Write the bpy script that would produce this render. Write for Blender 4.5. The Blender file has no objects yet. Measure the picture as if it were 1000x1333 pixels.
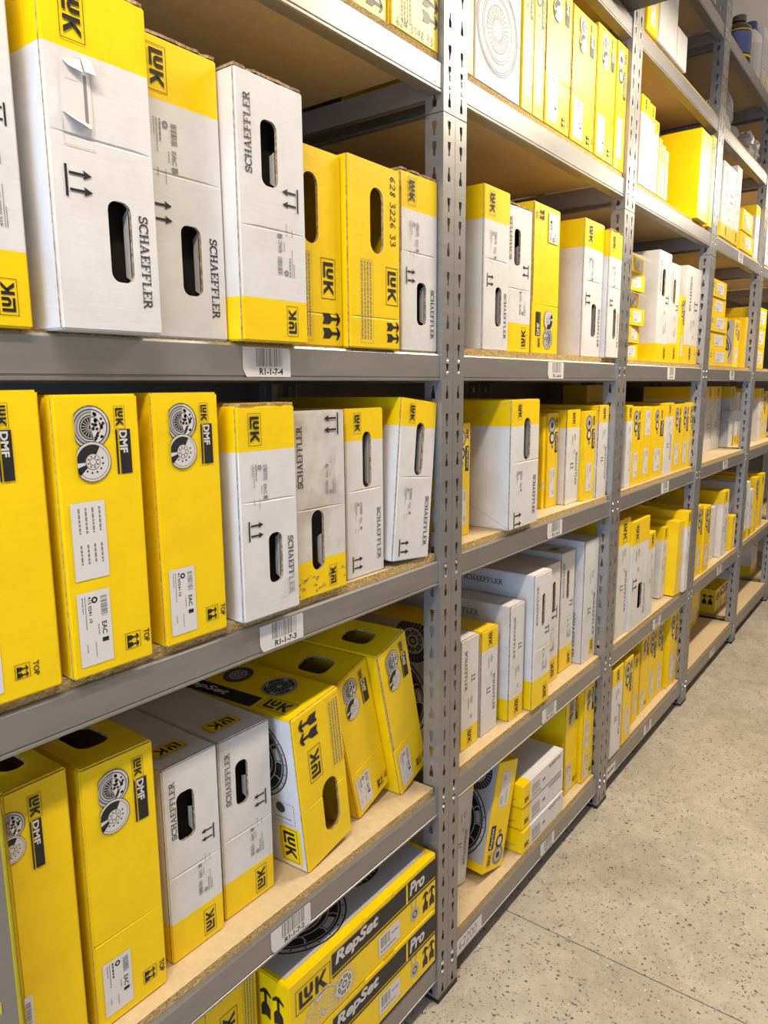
import bpy, bmesh, math, random
from mathutils import Vector, Matrix
random.seed(7)
scene = bpy.context.scene
COL = scene.collection
PI = math.pi
# ------------------------------------------------------------------ camera
FPX = 947.43; YAW = math.radians(37.2683); PIT = math.radians(9.9040); ROL = math.radians(-0.3935)
CAM = Vector((0, -0.8708, 1.55))
Fw = Vector((math.cos(YAW)*math.cos(PIT), math.sin(YAW)*math.cos(PIT), -math.sin(PIT)))
_r = Vector((math.sin(YAW), -math.cos(YAW), 0)); _u = _r.cross(Fw)
Rt = _r*math.cos(ROL)+_u*math.sin(ROL); Up = _u*math.cos(ROL)-_r*math.sin(ROL)
cd = bpy.data.cameras.new('camera'); cam = bpy.data.objects.new('camera', cd); COL.objects.link(cam)
cd.sensor_fit = 'HORIZONTAL'; cd.sensor_width = 36; cd.lens = FPX/1000*36; cd.clip_start = .02
m3 = Matrix((Rt, Up, -Fw)).transposed()
cam.matrix_world = Matrix.Translation(CAM) @ m3.to_4x4()
scene.camera = cam
# ------------------------------------------------------------------ world, light, exposure
w = bpy.data.worlds.new('world'); scene.world = w; w.use_nodes = True
w.node_tree.nodes['Background'].inputs[0].default_value = (.62, .78, 1, 1)
w.node_tree.nodes['Background'].inputs[1].default_value = 1.0
vs = scene.view_settings
vs.view_transform = 'Standard'; vs.look = 'None'; vs.gamma = 1; vs.use_curve_mapping = False; vs.exposure = -0.20
ASSUMED_LAMP_W = 64.0            # each assumed ceiling strip lamp, out of view
ASSUMED_DAY_W = 125.0            # daylight assumed for the cool-lit side faces; unseen doorway behind the camera is also assumed
def area(name, loc, rot, sx, sy, power, col):
    l = bpy.data.lights.new(name, 'AREA'); l.shape = 'RECTANGLE'; l.size = sx; l.size_y = sy; l.energy = power; l.color = col
    o = bpy.data.objects.new(name, l); COL.objects.link(o); o.location = loc; o.rotation_euler = rot
    return o
area('assumed_daylight', (-2.75, -.95, 1.25), (0, math.radians(-90), 0), 2.2, 1.7, ASSUMED_DAY_W, (.38, .60, 1))  # assumed cool light, added outside the assumed doorway
def at_y(px, py, y):
    d = Fw+Rt*((px-500)/FPX)-Up*((py-666.5)/FPX); t = (y-CAM.y)/d.y; return CAM+d*t
def at_z(px, py, z):
    d = Fw+Rt*((px-500)/FPX)-Up*((py-666.5)/FPX); t = (z-CAM.z)/d.z; return CAM+d*t
# ------------------------------------------------------------------ materials
M = {}
def mat(name, col, rough=.6, metal=0, spec=.5, coat=0):
    m = bpy.data.materials.new(name); m.use_nodes = True; b = m.node_tree.nodes['Principled BSDF']
    b.inputs['Base Color'].default_value = (*col, 1); b.inputs['Roughness'].default_value = rough
    b.inputs['Metallic'].default_value = metal; b.inputs['Specular IOR Level'].default_value = spec
    b.inputs['Coat Weight'].default_value = coat
    M[name] = m; return m
def N(m, t, **kw):
    n = m.node_tree.nodes.new(t)
    for k, v in kw.items():
        if k in n.inputs.keys(): n.inputs[k].default_value = v
        else: setattr(n, k, v)
    return n
def L(m, a, b): m.node_tree.links.new(a, b)
def bs(m): return m.node_tree.nodes['Principled BSDF']
def ramp(m, fac, stops):
    r = N(m, 'ShaderNodeValToRGB'); e = r.color_ramp.elements
    while len(e) < len(stops): e.new(.5)
    for i, (p, c) in enumerate(stops): e[i].position = p; e[i].color = (*c, 1)
    L(m, fac, r.inputs[0]); return r
def coords(m, scale=(1, 1, 1), world=False):
    if world:
        g = N(m, 'ShaderNodeNewGeometry'); src = g.outputs['Position']
    else:
        g = N(m, 'ShaderNodeTexCoord'); src = g.outputs['Object']
    mp = N(m, 'ShaderNodeMapping'); mp.inputs['Scale'].default_value = scale; L(m, src, mp.inputs[0]); return mp.outputs[0]
def noise(m, vec, scale, detail=3, rough=.5):
    n = N(m, 'ShaderNodeTexNoise'); n.inputs['Scale'].default_value = scale; n.inputs['Detail'].default_value = detail
    n.inputs['Roughness'].default_value = rough; L(m, vec, n.inputs['Vector']); return n.outputs['Fac']
def bump(m, h, strength=.3, dist=.001):
    b = N(m, 'ShaderNodeBump'); b.inputs['Strength'].default_value = strength; b.inputs['Distance'].default_value = dist
    L(m, h, b.inputs['Height']); L(m, b.outputs[0], bs(m).inputs['Normal'])
def carton_mat(name, c1, c2, rough, spec):
    m = mat(name, c1, rough, 0, spec)
    v = coords(m, (1, 1, 1)); n = noise(m, v, 9, 4, .6)
    r = ramp(m, n, [(.35, c2), (.55, c1)]); L(m, r.outputs[0], bs(m).inputs['Base Color'])
    v2 = coords(m, (5, 5, 42)); b = noise(m, v2, 3, 3, .6); lo = noise(m, v, 7, 2, .5)
    ad = N(m, 'ShaderNodeMath', operation='MULTIPLY_ADD'); L(m, lo, ad.inputs[0]); ad.inputs[1].default_value = 6.0; L(m, b, ad.inputs[2]); bump(m, ad.outputs[0], .24, .0014)
carton_mat('carton_white', (.66, .64, .62), (.60, .575, .545), .5, .35)
carton_mat('carton_yellow', (.86, .585, .0005), (.81, .535, .0005), .36, .4)
carton_mat('worn_white', (.60, .565, .52), (.43, .38, .315), .55, .3)
m = mat('kraft', (.36, .24, .13), .85, 0, .2)
r = ramp(m, noise(m, coords(m), 160, 2), [(.35, (.2, .13, .07)), (.65, (.48, .34, .2))]); L(m, r.outputs[0], bs(m).inputs['Base Color'])
mat('ink_black', (.016, .015, .016), .45, 0, .4)
mat('ink_grey', (.20, .19, .185), .5)
mat('ink_mid', (.42, .40, .385), .5)
mat('ink_light', (.58, .55, .52), .5)
mat('ink_yellow', (.86, .585, .0005), .45)
mat('label_paper', (.64, .61, .58), .5, 0, .4)
mat('fold', (.45, .41, .36), .7)
m = mat('tape', (.75, .72, .66), .15); bs(m).inputs['Alpha'].default_value = .35
mat('fold_yellow', (.62, .36, .002), .7)
mat('ink_dark', (.05, .045, .042), .5)
mat('cavity_shade', (.02, .018, .016), .9, 0, .1)
mat('marker', (.03, .025, .03), .4)
# galvanised steel
m = mat('galvanised', (.36, .355, .35), .42, .68, .5)
v = coords(m, (1, 1, 1), True); v9 = coords(m, (.6, 6, 6), True); n1 = noise(m, v9, 9, 5, .7); n2 = noise(m, v, 220, 2)
r = ramp(m, n1, [(.25, (.29, .277, .26)), (.75, (.35, .335, .315))]); L(m, r.outputs[0], bs(m).inputs['Base Color'])
rr = N(m, 'ShaderNodeMapRange'); rr.inputs[3].default_value = .30; rr.inputs[4].default_value = .52; L(m, n1, rr.inputs[0]); L(m, rr.outputs[0], bs(m).inputs['Roughness'])
bump(m, n2, .06, .0005)
mat('rivet', (.75, .74, .72), .25, .9)
mat('plastic_shadow_black', (.012, .012, .014), .5)
# chipboard: pale smooth faces, flaky edges
m = mat('board_face', (.62, .47, .27), .6, 0, .3)
v = coords(m, (1, 1, 1), True); n1 = noise(m, v, 60, 5, .7)
r = ramp(m, n1, [(.3, (.52, .385, .215)), (.7, (.61, .47, .285))]); L(m, r.outputs[0], bs(m).inputs['Base Color'])
m = mat('board_edge', (.5, .33, .12), .85, 0, .2)
v = coords(m, (160, 300, 420), True); vo = N(m, 'ShaderNodeTexVoronoi'); vo.inputs['Scale'].default_value = 1.6; L(m, v, vo.inputs['Vector'])
sx = N(m, 'ShaderNodeSeparateColor'); L(m, vo.outputs['Color'], sx.inputs[0])
r = ramp(m, sx.outputs[0], [(.0, (.22, .125, .03)), (.25, (.42, .27, .09)), (.75, (.54, .37, .14)), (1, (.66, .5, .25))]); L(m, r.outputs[0], bs(m).inputs['Base Color'])
bump(m, sx.outputs[1], .6, .001)
# concrete floor with dark and pale chips
m = mat('concrete', (.5, .43, .34), .55, 0, .4)
v = coords(m, (1, 1, 1), True); big = noise(m, v, 2.2, 5, .6); mid = noise(m, v, 14, 5, .65)
base = ramp(m, big, [(.3, (.34, .29, .22)), (.5, (.425, .365, .285)), (.72, (.49, .43, .345))])
mid_r = ramp(m, mid, [(.3, (.80, .79, .77)), (.7, (1.06, 1.06, 1.05))])
mx = N(m, 'ShaderNodeMix', data_type='RGBA', blend_type='MULTIPLY'); mx.inputs[0].default_value = 1
L(m, base.outputs[0], mx.inputs[6]); L(m, mid_r.outputs[0], mx.inputs[7])
def chips(scale, lim, keep):
    vo = N(m, 'ShaderNodeTexVoronoi'); vo.inputs['Scale'].default_value = scale; L(m, v, vo.inputs['Vector'])
    sc = N(m, 'ShaderNodeSeparateColor'); L(m, vo.outputs['Color'], sc.inputs[0])
    a = N(m, 'ShaderNodeMath', operation='LESS_THAN'); L(m, vo.outputs['Distance'], a.inputs[0])
    s = N(m, 'ShaderNodeMath', operation='MULTIPLY'); L(m, sc.outputs[1], s.inputs[0]); s.inputs[1].default_value = lim; L(m, s.outputs[0], a.inputs[1])
    b = N(m, 'ShaderNodeMath', operation='LESS_THAN'); L(m, sc.outputs[0], b.inputs[0]); b.inputs[1].default_value = keep
    c = N(m, 'ShaderNodeMath', operation='MULTIPLY'); L(m, a.outputs[0], c.inputs[0]); L(m, b.outputs[0], c.inputs[1]); return c.outputs[0]
cur = mx.outputs[2]
wn = N(m, 'ShaderNodeTexNoise'); wn.inputs['Scale'].default_value = 120; L(m, v, wn.inputs['Vector'])
wv = N(m, 'ShaderNodeMix', data_type='RGBA', blend_type='ADD'); wv.inputs[0].default_value = .012; L(m, v, wv.inputs[6]); L(m, wn.outputs['Color'], wv.inputs[7]); v0 = v; v = wv.outputs[2]
for scale, lim, keep, colr in ((120, .5, .22, (.12, .10, .08)), (230, .55, .30, (.20, .165, .13)), (150, .4, .03, (.66, .61, .53)), (70, .36, .10, (.09, .075, .06))):
    k = chips(scale, lim, keep); x = N(m, 'ShaderNodeMix', data_type='RGBA'); L(m, k, x.inputs[0]); L(m, cur, x.inputs[6]); x.inputs[7].default_value = (*colr, 1); cur = x.outputs[2]
v = v0; L(m, cur, bs(m).inputs['Base Color'])
rr = N(m, 'ShaderNodeMapRange'); rr.inputs[3].default_value = .38; rr.inputs[4].default_value = .7; L(m, big, rr.inputs[0]); L(m, rr.outputs[0], bs(m).inputs['Roughness'])
bump(m, mid, .15, .002)
mat('joint', (.20, .165, .125), .9)
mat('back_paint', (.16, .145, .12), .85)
m = mat('wall_paint', (.62, .60, .57), .8)
r = ramp(m, noise(m, coords(m, (1, 1, 1), True), 3, 4), [(.3, (.36, .345, .32)), (.7, (.42, .40, .375))]); L(m, r.outputs[0], bs(m).inputs['Base Color'])
mat('ceiling_paint', (.74, .71, .68), .8)
mat('ceiling_trim', (.5, .48, .46), .7)
mat('dark_grey', (.07, .07, .075), .5)
mat('amber', (.10, .055, .02), .2, 0, .5); mat('blue_label', (.10, .13, .30), .5); mat('blue_cap', (.03, .08, .16), .4); mat('grey_cap', (.10, .085, .08), .4)
mat('bottle_white', (.78, .75, .70), .4)
m = mat('clear_film', (.85, .84, .82), .15, 0, .6); bs(m).inputs['Transmission Weight'].default_value = .75; bs(m).inputs['IOR'].default_value = 1.15
mat('lamp_white', (.8, .8, .8), .5)
m = mat('lamp_glow', (1, 1, 1), .5); bs(m).inputs['Emission Color'].default_value = (1, .93, .82, 1); bs(m).inputs['Emission Strength'].default_value = 4
mat('assumed_door_frame', (.3, .31, .33), .5, .3)  # frame of the assumed doorway
# ------------------------------------------------------------------ mesh helpers
def obj(name, bm_or_me, mats, parent=None):
    if isinstance(bm_or_me, bmesh.types.BMesh):
        me = bpy.data.meshes.new(name); bm_or_me.to_mesh(me); bm_or_me.free()
    else: me = bm_or_me
    if isinstance(mats, str): mats = [mats]
    if not me.materials:
        for k in mats: me.materials.append(M[k])
    o = bpy.data.objects.new(name, me); COL.objects.link(o)
    if parent: o.parent = parent
    return o
def tag(o, label=None, cat=None, group=None, kind=None):
    if label: o['label'] = label
    if cat: o['category'] = cat
    if group: o['group'] = group
    if kind: o['kind'] = kind
    return o
def empty(name, loc=(0, 0, 0)):
    o = bpy.data.objects.new(name, None); COL.objects.link(o); o.location = loc; o.empty_display_size = .05; return o
def bx(bm, x0, x1, y0, y1, z0, z1, mi=0):
    vs_ = [bm.verts.new((x, y, z)) for z in (z0, z1) for y in (y0, y1) for x in (x0, x1)]
    for f in ((0, 2, 3, 1), (4, 5, 7, 6), (0, 1, 5, 4), (2, 6, 7, 3), (0, 4, 6, 2), (1, 3, 7, 5)):
        fc = bm.faces.new([vs_[i] for i in f]); fc.material_index = mi
    return vs_
def box(name, x0, x1, y0, y1, z0, z1, mats, parent=None, bev=0):
    bm = bmesh.new(); bx(bm, x0, x1, y0, y1, z0, z1)
    if bev: bmesh.ops.bevel(bm, geom=list(bm.edges), offset=bev, segments=1, affect='EDGES')
    return obj(name, bm, mats, parent)
def prism(bm, pts, x0, x1, mi=0):      # closed (y,z) profile swept along x
    a = [bm.verts.new((x0, y, z)) for y, z in pts]; b = [bm.verts.new((x1, y, z)) for y, z in pts]
    n = len(pts)
    for i in range(n): bm.faces.new((a[i], a[(i+1) % n], b[(i+1) % n], b[i])).material_index = mi
    bm.faces.new(a[::-1]).material_index = mi; bm.faces.new(b).material_index = mi
def lathe(bm, prof, n=20, mi=0):
    rings = []
    for r, z in prof: rings.append([bm.verts.new((r*math.cos(2*PI*i/n), r*math.sin(2*PI*i/n), z)) for i in range(n)])
    for a, b in zip(rings, rings[1:]):
        for i in range(n): bm.faces.new((a[i], a[(i+1) % n], b[(i+1) % n], b[i])).material_index = mi
    bm.faces.new(rings[0][::-1]).material_index = mi; bm.faces.new(rings[-1]).material_index = mi
# ------------------------------------------------------------------ flat print (inks laid on a face)
_txt = {}
def text_polys(s, bold=0.0, shear=0.0):
    k = (s, bold, shear)
    if k in _txt: return _txt[k]
    c = bpy.data.curves.new('t', 'FONT'); c.body = s; c.size = 1; c.offset = bold; c.shear = shear; c.resolution_u = 3
    o = bpy.data.objects.new('t', c); COL.objects.link(o)
    dg = bpy.context.evaluated_depsgraph_get(); me = o.evaluated_get(dg).to_mesh()
    vv = [(v.co.x, v.co.y) for v in me.vertices]; ps = [[vv[i] for i in p.vertices] for p in me.polygons]
    o.evaluated_get(dg).to_mesh_clear(); bpy.data.objects.remove(o); bpy.data.curves.remove(c)
    xs = [p[0] for q in ps for p in q]; ys = [p[1] for q in ps for p in q]
    x0, x1, y0, y1 = min(xs), max(xs), min(ys), max(ys)
    ps = [[((x-x0)/(y1-y0), (y-y0)/(y1-y0)) for x, y in q] for q in ps]
    _txt[k] = (ps, (x1-x0)/(y1-y0)); return _txt[k]
class Ink:
    def __init__(s): s.items = []; s.T = lambda a, b: (a, b)
    def poly(s, pts, ink='ink_black', lay=0): s.items.append(([s.T(a, b) for a, b in pts], ink, lay))
    def rect(s, a0, b0, a1, b1, ink='ink_black', lay=0): s.poly([(a0, b0), (a1, b0), (a1, b1), (a0, b1)], ink, lay)
    def frame(s, a0, b0, a1, b1, t, ink='ink_black', lay=0):
        s.rect(a0, b0, a1, b0+t, ink, lay); s.rect(a0, b1-t, a1, b1, ink, lay); s.rect(a0, b0+t, a0+t, b1-t, ink, lay); s.rect(a1-t, b0+t, a1, b1-t, ink, lay)
    def stroke(s, pts, w, ink='ink_black', lay=0):
        for (x0, y0), (x1, y1) in zip(pts, pts[1:]):
            dx, dy = x1-x0, y1-y0; l = math.hypot(dx, dy) or 1e-9; nx, ny = -dy/l*w/2, dx/l*w/2; ex, ey = dx/l*w*.2, dy/l*w*.2
            s.poly([(x0-ex+nx, y0-ey+ny), (x0-ex-nx, y0-ey-ny), (x1+ex-nx, y1+ey-ny), (x1+ex+nx, y1+ey+ny)], ink, lay)
    def disc(s, a, b, r, ink='ink_black', lay=0, n=28, t0=0, t1=2*PI, clip=None):
        f = (lambda p: (max(p[0], clip), p[1])) if clip is not None else (lambda p: p)
        full = t1-t0 > 6.28
        pts = [f((a+r*math.cos(t0+(t1-t0)*i/n), b+r*math.sin(t0+(t1-t0)*i/n))) for i in range(n+(0 if full else 1))]
        if not full: pts.append(f((a, b)))
        s.poly(pts, ink, lay)
    def ring(s, a, b, r0, r1, ink='ink_black', lay=0, n=28, t0=0, t1=2*PI, clip=None):
        f = (lambda p: (max(p[0], clip), p[1])) if clip is not None else (lambda p: p)
        for i in range(n):
            q = []
            for r, t in ((r0, i), (r1, i), (r1, i+1), (r0, i+1)):
                th = t0+(t1-t0)*t/n; q.append(f((a+r*math.cos(th), b+r*math.sin(th))))
            s.poly(q, ink, lay)
    def text(s, a, b, h, body, ink='ink_black', lay=0, bold=0.0, shear=0.0, width=None):
        ps, wd = text_polys(body, bold, shear); k = h if width is None else width/wd
        for q in ps: s.poly([(a+x*k, b+y*h) for x, y in q], ink, lay)
        return wd*k
    def bars(s, a0, b0, a1, b1, n, ink='ink_black', lay=0, horizontal=False, seed=1):
        rnd = random.Random(seed); ws = [rnd.choice((1, 1, 2, 3)) for _ in range(2*n)]; tot = sum(ws); p = 0
        for i, w_ in enumerate(ws):
            if i % 2 == 0:
                u0, u1 = p/tot, (p+w_)/tot
                if horizontal: s.rect(a0, b0+(b1-b0)*u0, a1, b0+(b1-b0)*u1, ink, lay)
                else: s.rect(a0+(a1-a0)*u0, b0, a0+(a1-a0)*u1, b1, ink, lay)
            p += w_
    def line_text(s, a0, a1, b, h, ink='ink_grey', lay=0, seed=0):    # a line too small to read
        rnd = random.Random(seed); a = a0
        while a < a1:
            l = min(rnd.uniform(.6, 1.6)*h*1.6, a1-a); s.rect(a, b, a+l, b+h, ink, lay); a += l+h*.5
    # lettering in a slab serif
    def slab(s, a, b, h, word, ink='ink_grey', lay=0, width=None):
        t = .15; x = 0; out = []
        def S(pts, w_=t): out.append((pts, w_))
        def serif(cx, y, half=.15): S([(cx-half, y), (cx+half, y)], .085)
        def arc(cx, cy, rx, ry, d0, d1, n=8): return [(cx+rx*math.cos(math.radians(d0+(d1-d0)*i/n)), cy+ry*math.sin(math.radians(d0+(d1-d0)*i/n))) for i in range(n+1)]
        for ch in word:
            if ch == 'S':
                S([(x+p, q) for p, q in arc(.32, .72, .22, .22, 20, 270)], .13); S([(x+p, q) for p, q in arc(.32, .28, .24, .22, 90, -160)], .13)
                S([(x+.55, .98), (x+.55, .68)], .08); S([(x+.07, .02), (x+.07, .32)], .08); wd = .64
            elif ch == 'C':
                S([(x+p, q) for p, q in arc(.45, .5, .37, .44, 45, 320, 12)], .14); S([(x+.77, .98), (x+.77, .66)], .08); wd = .84
            elif ch == 'H':
                for c in (.18, .66): S([(x+c, .04), (x+c, .96)]); serif(x+c, .045); serif(x+c, .955)
                S([(x+.18, .5), (x+.66, .5)], .09); wd = .86
            elif ch == 'A':
                S([(x+.16, .04), (x+.42, .96)], .10); S([(x+.42, .96), (x+.70, .04)], .15); S([(x+.25, .33), (x+.62, .33)], .08)
                serif(x+.15, .045); serif(x+.71, .045); wd = .88
            elif ch in 'EFL':
                S([(x+.2, .04), (x+.2, .96)]); serif(x+.17, .955)
                if ch != 'L': S([(x+.2, .955), (x+.66, .955)], .085); S([(x+.66, .99), (x+.66, .72)], .08); S([(x+.2, .5), (x+.5, .5)], .085); S([(x+.5, .63), (x+.5, .37)], .07)
                if ch != 'F': S([(x+.1, .045), (x+.68, .045)], .085); S([(x+.68, .01), (x+.68, .3)], .08)
                else: serif(x+.2, .045, .18)
                wd = .76
            elif ch == 'R':
                S([(x+.2, .04), (x+.2, .96)]); serif(x+.18, .045); S([(x+.06, .955), (x+.42, .955)], .085)
                S([(x+p, q) for p, q in arc(.4, .73, .2, .225, 90, -90)], .13); S([(x+.2, .5), (x+.42, .5)], .085); S([(x+.42, .5), (x+.7, .045)], .14); S([(x+.6, .045), (x+.82, .045)], .085); wd = .84
            else: wd = .4
            x += wd
        k = h if width is None else width/x
        for pts, w_ in out:
            s2 = [(a+p*k, b+q*h) for p, q in pts]; s.stroke(s2, w_*min(h, k), ink, lay)
        return x*k
    # the framed three-letter mark; width W1, height .54*W1
    def mark(s, a, b, wd, lay=0, ink='ink_black', framed=True, frame_ink=None):
        k = wd/1.74; t = .155
        P = lambda x, y: (a+(x+.17)*k, b+(y+.14)*k)
        def r(x0, y0, x1, y1): s.poly([P(x0, y0), P(x1, y0), P(x1, y1), P(x0, y1)], ink, lay)
        r(0, 0, t, .66); r(t, 0, .66, .13)
        r(.25, .34, .25+t, .66); r(.53, .34, .53+t, .66)
        c = [(.25+.2175*1.0, .34)]
        for i in range(10):
            t0, t1 = PI+PI*i/10, PI+PI*(i+1)/10; cx, cy = .4675, .36; ro, ri = .2175, .0625
            s.poly([P(cx+ro*math.cos(t0), cy+.16*math.sin(t0)), P(cx+ro*math.cos(t1), cy+.16*math.sin(t1)), P(cx+ri*math.cos(t1), cy+.03*math.sin(t1)), P(cx+ri*math.cos(t0), cy+.03*math.sin(t0))], ink, lay)
        r(.80, 0, .80+t, .66)
        s.poly([P(.955, .40), P(1.20, .66), P(1.40, .66), P(1.08, .33), P(.955, .24)], ink, lay)
        s.poly([P(.99, .30), P(1.08, .40), P(1.40, 0), P(1.19, 0)], ink, lay)
        if framed: s.frame(a, b, a+wd, b+.94*k, .026*k, frame_ink or ink, lay)
    def arrows(s, a, b, h, lay=0, heavy=False, ink='ink_black', base=True):      # two "this way up" arrows
        w_ = h*1.05
        if base: s.rect(a, b, a+w_, b+h*.10, ink, lay)
        for c in (a+w_*.24, a+w_*.76):
            if heavy:
                s.poly([(c-.2*h, b-.02*h), (c, b+.07*h), (c+.2*h, b-.02*h), (c+.2*h, b+.36*h), (c+.09*h, b+.5*h), (c-.09*h, b+.5*h), (c-.2*h, b+.36*h)], ink, lay)
                s.rect(c-.06*h, b+.48*h, c+.06*h, b+h*.9, ink, lay)
                s.poly([(c-.24*h, b+.74*h), (c-.06*h, b+.84*h), (c+.06*h, b+.84*h), (c+.24*h, b+.74*h), (c+.24*h, b+.85*h), (c+.06*h, b+1.0*h), (c-.06*h, b+1.0*h), (c-.24*h, b+.85*h)], ink, lay)
            else:
                s.rect(c-.045*h, b+.16*h, c+.045*h, b+.75*h, ink, lay); s.poly([(c-.16*h, b+.68*h), (c, b+.75*h), (c+.16*h, b+.68*h), (c, b+1.03*h)], ink, lay)
    def flywheel(s, a, b, R, clip=None):       # pair of drawn discs; (a,b) centre of the upper one
        D_ = lambda *k, **kw: s.disc(*k, clip=clip, **kw); G = lambda *k, **kw: s.ring(*k, clip=clip, **kw)
        D_(a, b, R, 'ink_black', 0); D_(a, b, R*.97, 'ink_mid', 1); G(a, b, R*.80, R*.85, 'ink_black', 2); G(a, b, R*.85, R*.97, 'ink_light', 2, n=8, t0=.2, t1=1.4)
        D_(a, b, R*.74, 'ink_grey', 2); G(a, b, R*.6, R*.64, 'ink_light', 3); D_(a, b, R*.56, 'ink_black', 3); G(a, b, R*.48, R*.52, 'ink_mid', 4)
        s.disc(a, b, R*.80, 'ink_light', 4, 12, -1.35, 1.45)
        rnd = random.Random(3)
        for i in range(20):
            t = rnd.uniform(-1.3, 1.35); q = R*rnd.uniform(.12, .72); s.disc(a+q*math.cos(t), b+q*math.sin(t), R*rnd.uniform(.05, .10), 'ink_black', 5, 7)
        for i in range(10): t = PI*.5+PI*i/9; s.stroke([(max(clip or -9, a+R*.1*math.cos(t)), b+R*.1*math.sin(t)), (max(clip or -9, a+R*.45*math.cos(t)), b+R*.45*math.sin(t))], R*.03, 'ink_mid', 4)
        b2 = b-R*1.60; R2 = R*.95; a2 = a-R*.02
        D_(a2, b2, R2, 'ink_black', 6); D_(a2, b2, R2*.97, 'ink_light', 7); G(a2, b2, R2*.84, R2*.87, 'ink_grey', 8)
        s.disc(a2, b2, R2*.84, 'ink_black', 8, 12, 1.05, PI+.02, clip=clip); s.disc(a2, b2, R2*.95, 'ink_black', 8, 5, PI+.28, PI+.75, clip=clip)
        D_(a2, b2, R2*.40, 'ink_grey', 9); D_(a2, b2, R2*.36, 'ink_light', 10); G(a2, b2, R2*.16, R2*.19, 'ink_black', 11)
        for i in range(8): t = i*PI/4+.3; s.disc(a2+R2*.27*math.cos(t), b2+R2*.27*math.sin(t), R2*.045, 'ink_black', 11, 6)
        for i in range(6): t = -2.2+i*.5; s.disc(a2+R2*.55*math.cos(t), b2+R2*.55*math.sin(t), R2*.055, 'ink_black', 9, 6)
        G(a, b, R*.985, R*1.01, 'ink_black', 5, n=24, t0=-.5, t1=3.9)
    def clutch(s, a, b, R, dark=True, n=18):       # big clutch cover drawing
        A, B = ('ink_black', 'ink_mid') if dark else ('ink_dark', 'ink_light')
        s.disc(a, b, R, A, 0, 40); s.ring(a, b, R*.90, R*.97, B, 1, 40)
        for i in range(24): t = 2*PI*i/24; s.disc(a+R*.935*math.cos(t), b+R*.935*math.sin(t), R*.02, A, 2, 6)
        s.ring(a, b, R*.845, R*.86, B, 1, 40); s.ring(a, b, R*.66, R*.685, B, 1, 40)
        for i in range(12):
            t = 2*PI*i/12; s.stroke([(a+R*.67*math.cos(t), b+R*.67*math.sin(t)), (a+R*.76*math.cos(t+.05), b+R*.76*math.sin(t+.05)), (a+R*.85*math.cos(t+.02), b+R*.85*math.sin(t+.02))], R*.03, B, 1)
            if i % 3 == 0: s.ring(a, b, R*.70, R*.82, B, 1, 4, t+.08, t+.44)
        s.ring(a, b, R*.56, R*.59, B, 1, 36)
        for i in range(n): t = 2*PI*i/n; s.stroke([(a+R*.24*math.cos(t), b+R*.24*math.sin(t)), (a+R*.52*math.cos(t), b+R*.52*math.sin(t))], R*.028, B, 1)
        s.disc(a, b, R*.17, B, 1, 16); s.ring(a, b, R*.09, R*.11, A, 2, 12)
    def plate(s, a, b, R, dark=True):              # driven plate with springs
        A, B = ('ink_black', 'ink_mid') if dark else ('ink_dark', 'ink_light')
        s.disc(a, b, R, A, 3, 36)
        for i in range(30): t = 2*PI*i/30; s.stroke([(a+R*.68*math.cos(t), b+R*.68*math.sin(t)), (a+R*.95*math.cos(t), b+R*.95*math.sin(t))], R*.03, B, 4)
        s.disc(a, b, R*.62, B, 4, 30)
        for i in range(6):
            t = 2*PI*i/6+.3; c, d = math.cos(t), math.sin(t); x, y = a+R*.4*c, b+R*.4*d
            s.stroke([(x-R*.13*d, y+R*.13*c), (x+R*.13*d, y-R*.13*c)], R*.16, A, 5)
            s.stroke([(x-R*.1*d, y+R*.1*c), (x+R*.1*d, y-R*.1*c)], R*.05, B, 6)
        s.ring(a, b, R*.12, R*.19, A, 5, 16)
    def label(s, a0, b0, a1, b1, seed=0, paper=True, fine=True, ink='ink_black', num=None):   # barcode label, text running downwards
        if paper: s.rect(a0, b0, a1, b1, 'label_paper', 0)
        w_, h_ = a1-a0, b1-b0
        if not paper: ink = 'ink_grey'
        if not fine:
            s.rect(a0+w_*.62, b1-h_*.32, a0+w_*.88, b1-h_*.07, 'ink_mid', 1); s.rect(a0+w_*.25, b1-h_*.5, a0+w_*.38, b1-h_*.1, 'ink_mid', 1); s.rect(a0+w_*.6, b0+h_*.1, a0+w_*.85, b0+h_*.25, 'ink_mid', 1); return
        s.bars(a0+w_*.70, b1-h_*.36, a0+w_*.90, b1-h_*.07, 16, 'ink_grey', 1, True, seed)
        s.ring(a0+w_*.52, b1-h_*.12, w_*.045, w_*.095, ink, 1, 12)
        T = s.T
        def rot(a, b, f):
            s.T = lambda x, y: T(a+y, b-x); f(); s.T = T
        rot(a0+w_*.32, b1-h_*.06, lambda: s.text(0, 0, w_*.10, num, ink, 1, .01, 0, h_*.36) if num else s.line_text(0, h_*.30, 0, w_*.05, ink, 1, seed))
        rot(a0+w_*.22, b1-h_*.06, lambda: s.line_text(0, h_*.44, 0, w_*.03, 'ink_grey', 1, seed+1))
        rot(a0+w_*.14, b1-h_*.06, lambda: s.line_text(0, h_*.22, 0, w_*.03, 'ink_grey', 1, seed+2))
        rot(a0+w_*.70, b1-h_*.44, lambda: s.text(0, 0, w_*.15, 'EAC', ink, 1, .02))
        rot(a0+w_*.58, b1-h_*.46, lambda: s.line_text(0, h_*.15, 0, w_*.03, 'ink_grey', 1, seed+3))
        s.rect(a0+w_*.68, b0+h_*.28, a0+w_*.88, b0+h_*.34, ink, 1)
        rot(a0+w_*.46, b0+h_*.30, lambda: s.line_text(0, h_*.2, 0, w_*.025, 'ink_grey', 1, seed+4))
        rot(a0+w_*.2, b0+h_*.3, lambda: s.line_text(0, h_*.12, 0, w_*.03, 'ink_grey', 1, seed+5))
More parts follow.
